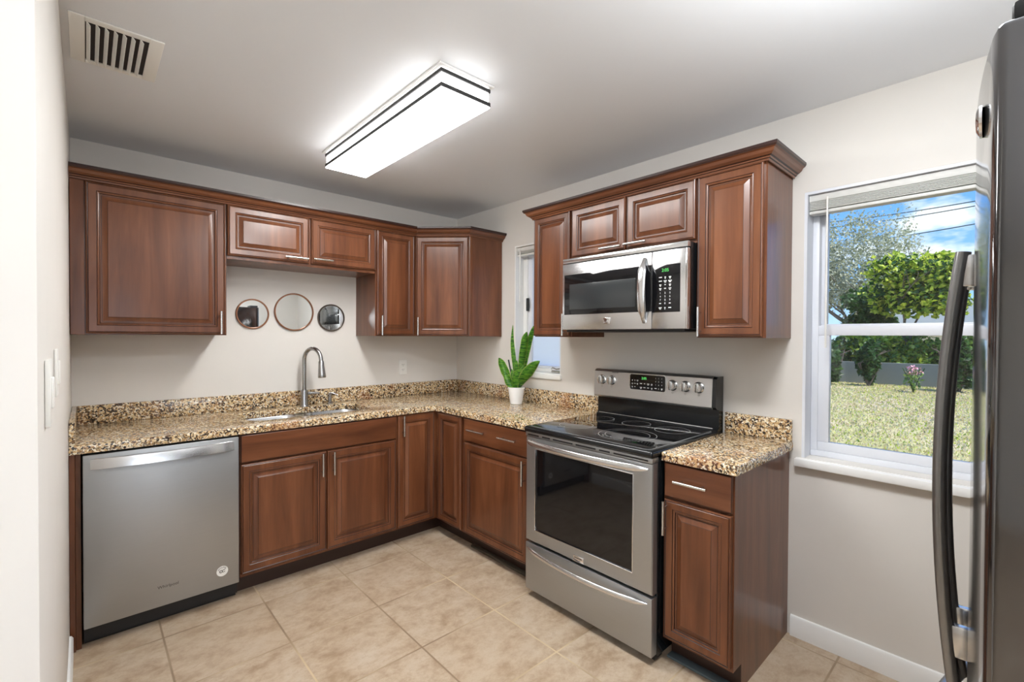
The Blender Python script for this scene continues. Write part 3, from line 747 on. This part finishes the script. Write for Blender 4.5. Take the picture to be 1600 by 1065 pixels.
# ================================================================== microwave
t = thing('microwave', 'stainless over-the-range microwave hung below the short cabinet', 'microwave', (0, -1.6165, 1.437), RZ); w_ = .764; ZM = 1.437
MB().box(.003, w_ - .002, -.375, -.002, .004, .412, bev=.002).build('body', 'black_enamel', t)
MB().box(.0, w_, -.410, -.376, .385, .412, bev=.004).build('top_vent', 'steel_bright', t)
MB().box(.03, w_ - .03, -.408, -.404, .3805, .3845).build('vent_gap', 'black_matte', t)
md = MB().box(.0, .5795, -.410, -.376, .004, .3805, bev=.003).build('door', 'steel_bright', t)
MB().box(.016, .579, -.4125, -.409, .090, .318, bev=.001).build('door_glass', 'black_glass', md)
MB().box(.055, .490, -.4132, -.4122, .118, .262, bev=.0004).build('window_screen', 'dark_screen', md)
cp = MB().box(.5815, w_, -.410, -.376, .004, .3805, bev=.003).build('control_panel', 'steel_bright', t)
MB().box(.5820, .728, -.4120, -.409, .084, .312, bev=.001).build('touch_pad', 'black_glass', cp)
MB().box(w_ - .010, w_ + .001, -.411, -.377, .004, .380, bev=.003).build('side_trim', 'chrome', cp)
pts = []; 
for k in range(21):
    u = k / 20; e_ = 1 - (2 * u - 1) ** 2; pts.append((.541 + .006 * e_, -.414 - .042 * e_ ** .8, .034 + u * .322))
mh = MB().tube(pts, [.010 * max(.35, min(1, min(k, 20 - k) / 3)) for k in range(21)], 16, ry=[.0225 * max(.45, min(1, min(k, 20 - k) / 4)) for k in range(21)], updir=(0, 1, 0)).build('handle', 'steel_bright', md)
MB().box(.293, .337, -.4130, -.409, .034, .066, bev=.0015).build('badge', 'chrome', md)
text('badge_text', 'FRIGIDAIRE', .0064, 'mark_dark', md, (.315, -.4132, .054), FRONT, .0002); text('badge_text', 'GALLERY', .0045, 'mark_dark', md, (.315, -.4132, .043), FRONT, .0002)
text('clock_digits', '2:05', .022, 'digit_green', cp, (.652, -.4124, .285), FRONT, .0003)
YM = -.4124
marks(cp, [([.627, .652, .677], [.252, .234, .216, .198], .0062), ([.627, .677], [.127], .0062), ([.627, .652, .677], [.106], .006)], YM)
for i, n_ in enumerate('123456789'):
    text('key_digit', n_, .0125, 'mark_white', cp, (.627 + .025 * (i % 3), YM, .176 - .0165 * (i // 3)), FRONT, .0002)
text('key_digit', '0', .0125, 'mark_white', cp, (.652, YM, .1265), FRONT, .0002)
MB().box(.02, w_ - .02, -.395, -.06, -.008, .004, bev=.003).build('bottom_grille', 'black_matte', t)

# ================================================================== refrigerator
XF, WF = -1.682, .912; YB = -3.3967; BUL = .0335
t = thing('refrigerator', 'dark stainless french-door refrigerator with bowed handles at the right edge', 'refrigerator', (XF, YB, 0))
MB().box(.006, WF - .006, -.80, -.075, .03, 1.745, bev=.004).build('body', 'steel_dark', t)
def curved(x0, x1, z0, z1, r=.010):
    mb = MB(); n = 18; o_ = []; 
    fy = lambda x: BUL * (1 - ((x - WF / 2) / (WF / 2)) ** 2)
    for k in range(n + 1):
        x = x0 + (x1 - x0) * k / n; o_.append((x, fy(x)))
    pts = [(x0, -.07), (x0, o_[0][1] - r)] + [(x0 + r * (1 - math.cos(R(a))), o_[0][1] - r + r * math.sin(R(a))) for a in (22, 45, 68)]
    pts += [p for p in o_ if x0 + r <= p[0] <= x1 - r]
    pts += [(x1 - r * (1 - math.cos(R(a))), o_[-1][1] - r + r * math.sin(R(a))) for a in (68, 45, 22)] + [(x1, o_[-1][1] - r), (x1, -.07)]
    mb.prism(pts[::-1], z0, z1, 'z'); 
    es = [e for e in mb.bm.edges if abs(e.verts[0].co.z - e.verts[1].co.z) < 1e-6 and max(v.co.y for v in e.verts) > -.06]
    bmesh.ops.bevel(mb.bm, geom=es, offset=.006, segments=3, affect='EDGES', profile=.5)
    return mb, fy
mb, fy = curved(.0, WF / 2 - .002, .725, 1.765); dl = mb.build('door', 'fridge_steel', t, smooth=40)
mb, fy = curved(WF / 2 + .002, WF, .725, 1.765); dr_ = mb.build('door', 'fridge_steel', t, smooth=40)
mb, fy = curved(.0, WF, .075, .715); fz = mb.build('freezer_drawer', 'fridge_steel', t, smooth=40)
for x in (.01, WF - .10): MB().box(x, x + .09, -.16, -.012, 1.766, 1.79, bev=.006).build('hinge_cover', 'black_matte', t)
MB().box(.01, WF - .01, -.70, -.06, 0, .07).build('toe_grille', 'black_matte', t)
def fr_handle(parent, x, z0, z1, out=.027):
    y_ = fy(x); N = 24; pts = []
    for k in range(N + 1):
        u = k / N; e_ = 1 - (2 * u - 1) ** 2; pts.append((x, y_ + .016 + out * e_, z0 + u * (z1 - z0)))
    mb = MB().tube(pts, .011, 18, ry=.0125, updir=(0, 1, 0)); mb.build('handle', 'steel_dark', parent)
    for z in (z0 + .105, z1 - .036):
        MB().box(x - .009, x + .009, y_ - .001, y_ + .016 + out * (1 - (2 * (z - z0) / (z1 - z0) - 1) ** 2) - .004, z - .028, z + .030, bev=.003).build('handle_mount', 'steel_bright', parent)
fr_handle(dl, .412, .737, 1.560); fr_handle(dr_, .500, .737, 1.560)
pts = []
for k in range(25):
    u = k / 24; e_ = 1 - (2 * u - 1) ** 2; x = .12 + u * (WF - .24); pts.append((x, fy(x) + .02 + .035 * e_, .64))
MB().tube(pts, .0125, 16).build('handle', 'steel_dark', fz)
MB().lathe([(.021, 0), (.021, -.003), (.016, -.006), (.004, -.007)], seg=28, axis='y').build('badge', 'chrome', dl, (.105, fy(.105) + .0005, 1.690))

# ================================================================== mirrors, outlet, switches
GM = 'round mirrors on the back wall'
for x, z, r, lab in ((-1.648, 1.541, .099, 'small round copper-framed mirror, left of the large one'), (-1.388, 1.563, .130, 'largest round copper-framed mirror, in the middle above the faucet'),
                     (-1.131, 1.531, .099, 'small round dark-framed mirror, right of the large one')):
    t = thing('wall_mirror', lab, 'mirror', (x, -.0005, z), 0, GM)
    MB().lathe([(r - .010, 0), (r, 0), (r, .012), (r - .003, .015), (r - .008, .015), (r - .009, .008), (r - .010, .0065)], seg=56, axis='y', cap=False).build('frame', 'dark_frame' if 'dark-framed' in lab else 'copper_frame', t)
    MB().lathe([(r - .009, .0015), (r - .009, .006)], seg=56, axis='y').build('glass', 'mirror_silver', t)
t = thing('wall_outlet', 'white double power outlet on the back wall above the backsplash', 'outlet', (-.543, -.0005, 1.145))
MB().box(-.036, .036, -.006, 0, -.058, .058, bev=.002).build('cover_plate', 'white_plastic', t)
for z in (.020, -.020):
    s_ = MB().prism(rrect(-.017, .017, z - .014, z + .014, .007, 4), -.0085, -.005, 'y').build('socket', 'white_plastic', t)
    MB().box(-.008, -.0055, -.0089, -.0084, z - .002, z + .006).box(.0055, .008, -.0089, -.0084, z - .002, z + .006).lathe([(.0022, 0), (.0022, .0004)], (0, -.0085, z - .008), 10, axis='y').build('slot', 'mark_dark', s_)
def switch(y, z, h, lab, th):
    t = thing('light_switch', lab, 'light switch', (-W + .0005, y, z), R(90), 'light switches on the left wall')
    MB().box(-.036, .036, -th, 0, -h / 2, h / 2, bev=.002).build('cover_plate', 'white_plastic', t)
    MB().box(-.016, .016, -th - .004, -th + .001, -.030, .030, bev=.002).build('rocker', 'white_plastic', t)
switch(-1.775, 1.305, .118, 'white light switch on the left wall, farther of the two', .006)
switch(-2.13, 1.287, .130, 'white light switch on the left wall, nearer the doorway edge', .008)

# ================================================================== ceiling light and vent
t = thing('ceiling_light', 'long rectangular ceiling light with two thin dark frame bands', 'ceiling light', (-1.327, -1.323, H))
lx, ly = .1225, .587
MB().box(-lx - .012, lx + .012, -ly - .012, ly + .012, -.008, -.0005).build('mounting_plate', 'white_trim', t)
MB().box(-lx + .006, lx - .006, -ly + .006, ly - .006, -.080, -.008).build('side_diffuser', 'lamp_side', t)
def band(z0, z1):
    mb = MB(); 
    mb.box(-lx, -lx + .010, -ly, ly, z0, z1).box(lx - .010, lx, -ly, ly, z0, z1).box(-lx + .010, lx - .010, -ly, -ly + .010, z0, z1).box(-lx + .010, lx - .010, ly - .010, ly, z0, z1)
    return mb
band(-.028, -.014).build('upper_band', 'mark_dark', t); band(-.086, -.070).build('lower_band', 'mark_dark', t)
MB().box(-lx + .002, lx - .002, -ly + .002, ly - .002, -.0925, -.0865, bev=.002).build('bottom_diffuser', 'lamp_panel', t)
MB().box(-lx + .011, lx - .011, -ly + .011, ly - .011, -.0862, -.0805).build('diffuser_tray', 'white_trim', t)
t = thing('ceiling_vent', 'white ceiling air vent with angled louvres near the left wall', 'vent', (-2.370, -1.165, H))
vx, vy = .126, .174
mb = MB().box(-vx, -.085, -vy, vy, -.006, -.0005, bev=.002).box(.085, vx, -vy, vy, -.006, -.0005, bev=.002).box(-.085, .085, -vy, -vy + .030, -.006, -.0005, bev=.002).box(-.085, .085, vy - .030, vy, -.006, -.0005, bev=.002)
mb.build('frame', 'white_plastic', t)
MB().box(-.088, .088, -vy + .02, vy - .02, -.002, -.0012).build('duct', 'black_matte', t)
for k in range(7):
    x = -.072 + k * .0235
    MB().prism([(x - .009, -.003), (x - .005, -.006), (x + .001, -.015), (x, -.016), (x - .007, -.0075), (x - .010, -.0045)], -vy + .030, vy - .030, 'y').build('louvre', 'white_plastic', t)

# ================================================================== blinds
def blind(y0, y1, z, lab, wand_y, wand_len, n, pitch):
    t = thing('window_blind', lab, 'blind', (.02, (y0 + y1) / 2, z), 0, 'raised window blinds')
    L = (y1 - y0) / 2
    MB().box(-.002, .040, -L, L, -.030, 0, bev=.002).build('head_rail', 'blind_white', t)
    s_ = MB()
    for k in range(n): s_.box(-.004, .044, -L + .002, L - .002, -.033 - k * pitch - pitch * .55, -.033 - k * pitch, bev=.0006, seg=1)
    s_.build('slat_stack', 'blind_white', t)
    zb = -.036 - n * pitch
    MB().box(-.006, .046, -L + .001, L - .001, zb - .014, zb, bev=.003).build('bottom_rail', 'blind_white', t)
    if wand_y: 
        MB().tube([(-.014, wand_y - (y0 + y1) / 2, -.02), (-.015, wand_y - (y0 + y1) / 2, -wand_len)], .0042, 8).build('wand', 'white_plastic', t)
    return t
blind(BW[0] + .014, BW[1] - .014, 2.058, 'raised white slatted blind with wand in the large window', -2.825, .70, 7, .0055)
blind(SW[0] + .012, SW[1] - .012, 2.086, 'raised white blind at the top of the small window', -.815, .42, 4, .0045)

# ================================================================== plant
t = thing('potted_snake_plant', 'snake plant in a white ribbed pot on the granite corner', 'potted plant', (-.16, -.958, .9142))
prof = [(.040, 0), (.043, .002)]
for k in range(9):
    z = .008 + k * .011; r = .0435 + .0175 * z / .115; prof += [(r - .0008, z), (r, z + .003), (r, z + .008)]
prof += [(.0625, .112), (.0625, .122), (.059, .122), (.056, .112), (.002, .110)]
MB().lathe(prof, seg=44).build('pot', 'ceramic_white', t)
MB().lathe([(.056, .108), (.056, .1105), (.002, .113)], seg=24).build('soil', 'soil', t)
# camera-facing side is -x-y; leaves given by (lean along y, lean along x, height, width)
def leaf(p, m='snake_leaf', n=14, twist=0):
    # p: control pts [(x,y,z,w)]
    mb = MB(True); bm = mb.bm; rows = []
    P = [Vector(q[:3]) for q in p]; Wd = [q[3] * 1.14 for q in p]; k = len(P) - 1
    def at(u):
        s_ = u * k; i = min(int(s_), k - 1); f_ = s_ - i
        a = P[max(i - 1, 0)]; b = P[i]; c = P[i + 1]; d = P[min(i + 2, k)]
        q = .5 * ((2 * b) + (c - a) * f_ + (2 * a - 5 * b + 4 * c - d) * f_ ** 2 + (3 * b - a - 3 * c + d) * f_ ** 3)
        return q, Wd[i] * (1 - f_) + Wd[i + 1] * f_
    side = Vector((math.sin(R(40 + twist)) * .77, -math.cos(R(40 + twist)), 0)).normalized()
    for j in range(n + 1):
        u = j / n; q, wd_ = at(u); q2, _ = at(min(1, u + .02)); q1, _ = at(max(0, u - .02)); tg = (q2 - q1).normalized()
        sd = (side - tg * side.dot(tg)).normalized(); nm = tg.cross(sd).normalized(); row = []
        for a in (-1, -.72, -.35, 0, .35, .72, 1):
            for_ = q + sd * (a * wd_ / 2) - nm * (.22 * wd_ * (1 - a * a)); v = bm.verts.new(for_); v[mb.lay] = abs(a); row.append(v)
        rows.append(row)
    for a, b in zip(rows, rows[1:]):
        for c in range(6): bm.faces.new((a[c], a[c + 1], b[c + 1], b[c]))
    bmesh.ops.solidify(bm, geom=bm.faces[:], thickness=.0018)
    return mb.build('leaf', m, t, smooth=60)
# local y: + is left in the photo
leaf([(.0, .01, .10, .014), (0, .012, .22, .024), (.0, .030, .34, .030), (-.0, .045, .45, .024), (0, .040, .570, .003)])
leaf([(.01, -.015, .10, .02), (.02, -.02, .22, .034), (.02, -.045, .36, .048), (.015, -.072, .47, .044), (.01, -.095, .520, .004)], twist=10)
leaf([(.02, -.01, .10, .02), (.045, -.03, .26, .034), (.05, -.07, .42, .042), (.045, -.115, .52, .030), (.04, -.150, .575, .003)], twist=-15)
leaf([(0, -.01, .11, .02), (-.01, -.06, .165, .05), (-.015, -.13, .235, .072), (-.01, -.19, .290, .052), (.0, -.235, .320, .004)])
leaf([(0, .01, .11, .018), (-.01, .06, .16, .036), (-.01, .11, .225, .056), (-.0, .165, .290, .046), (0, .195, .325, .004)])
leaf([(-.02, .01, .11, .03), (-.03, .045, .15, .05), (-.03, .075, .20, .040), (-.03, .098, .230, .004)], twist=20)
leaf([(-.02, -.01, .11, .03), (-.03, -.02, .16, .056), (-.035, -.045, .22, .052), (-.03, -.075, .255, .004)], twist=-20)
leaf([(0, 0, .11, .02), (0, -.0, .2, .030), (0, .0, .28, .026), (0, -.006, .315, .003)])
leaf([(0, -.03, .11, .02), (0, -.05, .19, .036), (0, -.065, .24, .044), (0, -.075, .285, .004)], twist=30)
leaf([(0, .02, .11, .02), (0, .03, .18, .030), (0, .045, .22, .024), (0, .05, .25, .003)])
MB().tube([(0, .02, .11), (-.0, .05, .20), (-.0, .086, .315)], [.006, .006, .005], 10).build('cut_stem', 'snake_dark', t)

# ================================================================== outdoors
GZ = -.15
mbg = MB().box(.18, 60, -60, 60, GZ - .3, GZ)
tag(mbg.build('lawn', 'lawn', smooth=0), 'patchy sunlit lawn outside the large window', 'lawn', kind='structure')
CAM = Vector((-2.4571, -3.4202, 0))
def polar(px, d):      # a bearing, taken once and written as a place
    a = R(42.4591) + math.atan((px - 800) / 727.288); return CAM + Vector((math.sin(a), math.cos(a), 0)) * d
def leaves(mb, c, rad, n, size, rng, shell=.55, mi=0, elong=1.7):
    bm = mb.bm
    for _ in range(n):
        while True:
            v = Vector((rng.uniform(-1, 1), rng.uniform(-1, 1), rng.uniform(-1, 1)))
            if shell < v.length < 1: break
        p = Vector(c) + Vector((v.x * rad[0], v.y * rad[1], v.z * rad[2]))
        a = Euler((rng.uniform(-1.1, 1.1), rng.uniform(-1.1, 1.1), rng.uniform(0, 6.28))).to_matrix()
        s_ = size * rng.uniform(.6, 1.3)
        vs = [bm.verts.new(p + a @ Vector(q)) for q in ((-s_ * elong / 2, 0, 0), (0, -s_ / 2, s_ * .12), (s_ * elong / 2, 0, 0), (0, s_ / 2, s_ * .12))]
        bm.faces.new(vs).material_index = mi
def branchy(mb, base, h, r, rng, depth=3, spread=.5, dirv=None, out=None):
    dirv = dirv or Vector((0, 0, 1)); pts = [Vector(base)]; d = dirv.normalized()
    for k in range(4):
        d = (d + Vector((rng.uniform(-1, 1), rng.uniform(-1, 1), rng.uniform(-.2, .4))) * .16).normalized(); pts.append(pts[-1] + d * h / 4)
    mb.tube(pts, [r * (1 - .12 * k) for k in range(5)], 8, cap=True)
    if depth > 0:
        for k in range(3):
            dd = (d + Vector((rng.uniform(-1, 1), rng.uniform(-1, 1), rng.uniform(-.1, .6))) * spread * 1.6).normalized()
            branchy(mb, pts[-1] if k else pts[3], h * rng.uniform(.55, .8), r * .55, rng, depth - 1, spread, dd, out)
    elif out is not None: out.append(pts[-1])
def tree(px, d, trunk_h, crown_c, crown_r, n, size, leafmat, label, seed, blobs=10, tr=.14, name='tree', cat='tree', group=None, elong=1.7, lean=(0, 0), shell=.3, depth=2):
    rng = random.Random(seed); p = polar(px, d)
    t = thing(name, label, cat, (p.x, p.y, GZ), 0, group)
    mb = MB(); tips = []
    branchy(mb, (0, 0, 0), trunk_h, tr, rng, depth, .55, Vector((lean[0], lean[1], 1)), tips)
    mb.build('trunk', 'bark', t)
    mb = MB()
    for k in range(blobs):
        v = Vector((rng.uniform(-1, 1), rng.uniform(-1, 1), rng.uniform(-1, 1)))
        if v.length > 1: v.normalize()
        c = Vector((crown_c[0] + v.x * crown_r[0] * .72, crown_c[1] + v.y * crown_r[1] * .72, crown_c[2] + v.z * crown_r[2] * .72))
        rr = rng.uniform(.30, .5)
        nb = n // blobs; leaves(mb, c, (crown_r[0] * rr, crown_r[1] * rr, crown_r[2] * rr), int(nb * .6), size, rng, shell, 0, elong)
        leaves(mb, c, (crown_r[0] * rr * .9, crown_r[1] * rr * .9, crown_r[2] * rr * .85), int(nb * .4), size, rng, .0, 1, elong)  # darker leaves inside each clump paint in the crown's inner shade
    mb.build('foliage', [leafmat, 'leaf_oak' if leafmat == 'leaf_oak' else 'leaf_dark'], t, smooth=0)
    return t
rng = random.Random(5); mb = MB(); bm = mb.bm
for k in range(26000):
    d = 4.2 + 16.3 * rng.random() ** .8; p = polar(rng.uniform(1255, 1560), d); hgt = rng.uniform(.013, .034) * (1 + d * .03); a = rng.uniform(0, 6.28); wv = hgt * rng.uniform(.25, .5)
    dx, dy = math.cos(a) * wv, math.sin(a) * wv; lx_, ly_ = rng.uniform(-.6, .6) * hgt, rng.uniform(-.6, .6) * hgt
    bm.faces.new([bm.verts.new(q) for q in ((p.x - dx, p.y - dy, GZ), (p.x + dx, p.y + dy, GZ), (p.x + lx_, p.y + ly_, GZ + hgt))]).material_index = rng.choice((0, 1, 2, 2, 2))
tag(mb.build('grass', ['leaf_oak', 'leaf_grape', 'straw'], smooth=0), 'short dry grass blades covering the lawn outside the large window', 'grass', kind='stuff')
# big airy oak, left of the view
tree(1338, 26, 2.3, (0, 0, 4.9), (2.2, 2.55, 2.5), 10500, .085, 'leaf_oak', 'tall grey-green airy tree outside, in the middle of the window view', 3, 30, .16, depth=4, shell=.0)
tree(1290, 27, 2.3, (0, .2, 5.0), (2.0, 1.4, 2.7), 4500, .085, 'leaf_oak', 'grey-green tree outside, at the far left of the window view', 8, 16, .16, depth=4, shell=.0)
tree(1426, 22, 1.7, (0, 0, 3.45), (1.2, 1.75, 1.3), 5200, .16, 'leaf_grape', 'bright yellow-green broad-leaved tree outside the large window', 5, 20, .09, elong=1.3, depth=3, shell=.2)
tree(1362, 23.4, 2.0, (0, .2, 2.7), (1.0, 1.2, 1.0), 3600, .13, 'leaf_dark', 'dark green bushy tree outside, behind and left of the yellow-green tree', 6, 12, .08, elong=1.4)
GS = 'bushes along the far edge of the lawn'
for i, (px, d, rx, ry, h, m_, lab) in enumerate(((1300, 21.6, .8, 1.0, 1.5, 'leaf_dark', 'dark green bush at the left end of the lawn edge'),
        (1345, 22.0, .9, 1.2, 1.7, 'leaf_grape', 'light green bush behind the low grey wall, left of centre'),
        (1392, 22.0, .9, 1.3, 1.7, 'leaf_shrub', 'dense mid-green bush behind the middle of the low grey wall'),
        (1432, 22.0, .8, 1.1, 1.6, 'leaf_grape', 'yellow-green bush above the pink flowers'),
        (1478, 22.0, .8, 1.1, 1.7, 'leaf_shrub', 'green bush outside, seen behind the refrigerator handle'),
        (1512, 22.0, .7, .8, 1.9, 'leaf_dark', 'dark green bush outside, nearest the refrigerator door'),
        (1297, 19.0, .35, .32, 1.45, 'leaf_dark', 'dark upright shrub in front of the low grey wall, far left'),
        (1358, 19.0, .3, .28, 1.45, 'leaf_dark', 'dark upright shrub in front of the low grey wall, middle'),
        (1500, 18.6, .4, .36, 1.6, 'leaf_dark', 'dark upright shrub in front of the low grey wall, beside the refrigerator handle'))):
    rng = random.Random(20 + i); p = polar(px, d); t = thing('bush', lab, 'bush', (p.x, p.y, GZ), 0, GS)
    mb = MB()
    for k in range(6): mb.tube([(0, 0, 0), (rng.uniform(-.2, .2), rng.uniform(-.3, .3), h * .5), (rng.uniform(-.4, .4), rng.uniform(-.6, .6), h * .8)], [.03, .02, .01], 6)
    mb.build('stem', 'bark', t)
    mb = MB()
    for k in range(8):
        c = (rng.uniform(-.5, .5) * rx, rng.uniform(-.7, .7) * ry, h * rng.uniform(.25, .8)); leaves(mb, c, (rx * .55, ry * .5, h * .32), 230, .12, rng, .2)
    mb.build('foliage', m_, t, smooth=0)
# low grey wall, flowers, darker verge
p0 = polar(1180, 20.9); p1 = polar(1720, 20.0)
mb = MB(); dv = (p1 - p0); n_ = Vector((-dv.y, dv.x, 0)).normalized() * .1
mb.prism([(p0.x - n_.x, p0.y - n_.y), (p1.x - n_.x, p1.y - n_.y), (p1.x + n_.x, p1.y + n_.y), (p0.x + n_.x, p0.y + n_.y)], GZ, .58, 'z')
tag(mb.build('low_wall', 'grey_wall', smooth=0), 'low plain grey garden wall at the far side of the lawn', 'garden wall')
rng = random.Random(77); p = polar(1428, 17.6); t = thing('flowering_plant', 'pink flowering plant in front of the low grey wall', 'flowering plant', (p.x, p.y, GZ))
mb = MB()
for k in range(9):
    a = rng.uniform(0, 6.28); mb.tube([(0, 0, 0), (.1 * math.cos(a), .1 * math.sin(a), .35), (.25 * math.cos(a), .25 * math.sin(a), .7)], .008, 5)
mb.build('stem', 'leaf_dark', t)
mb = MB(); leaves(mb, (0, 0, .62), (.2, .22, .16), 80, .06, rng, .1, 0, 1.1); mb.build('blossoms', 'flower_pink', t, smooth=0)
mb = MB(); leaves(mb, (0, 0, .4), (.25, .25, .3), 90, .07, rng, .1); mb.build('foliage', 'leaf_shrub', t, smooth=0)
# neighbour house
p = polar(1500, 33); t = thing('neighbour_house', 'pale neighbouring house with a white roof beyond the bushes', 'house', (p.x, p.y, GZ))
MB().box(0, 7, -5, 4.2, 0, 2.35).build('wall', 'stucco_tan', t, smooth=0)
MB().prism([(-5.6, 2.35), (4.8, 2.35), (3.4, 3.5), (-4.2, 3.5)], -.6, 7.6, 'x').build('roof', 'roof_white', t, smooth=0)
for y in (2.2, -1.4): MB().box(-.04, .02, y - .5, y + .5, 1.0, 2.0).build('window', 'dark_screen', t)
# power lines
GC = 'overhead power lines'
for i, ((xa, ya_), (xb, yb_), lab) in enumerate((((1262, 352), (1530, 314), 'topmost overhead power line outside the window'), ((1262, 361), (1530, 321), 'second overhead power line, just below the topmost'), ((1262, 389), (1530, 349), 'lowest overhead power line outside the window'))):
    A_, B_ = polar(xa - 60, 34), polar(xb + 90, 26)
    def hz(px, py, d): return 1.4016 + (534.4 - py) / 727.288 * d * math.cos(math.atan((px - 800) / 727.288))
    za, zb = hz(xa - 60, ya_ + 9, 34), hz(xb + 90, yb_ - 13, 26)
    pts = [(A_.x + (B_.x - A_.x) * u, A_.y + (B_.y - A_.y) * u, za + (zb - za) * u - .25 * 4 * u * (1 - u)) for u in [k / 12 for k in range(13)]]
    tag(MB().tube(pts, .022, 6).build('power_line', 'cable'), lab, 'power line', GC)
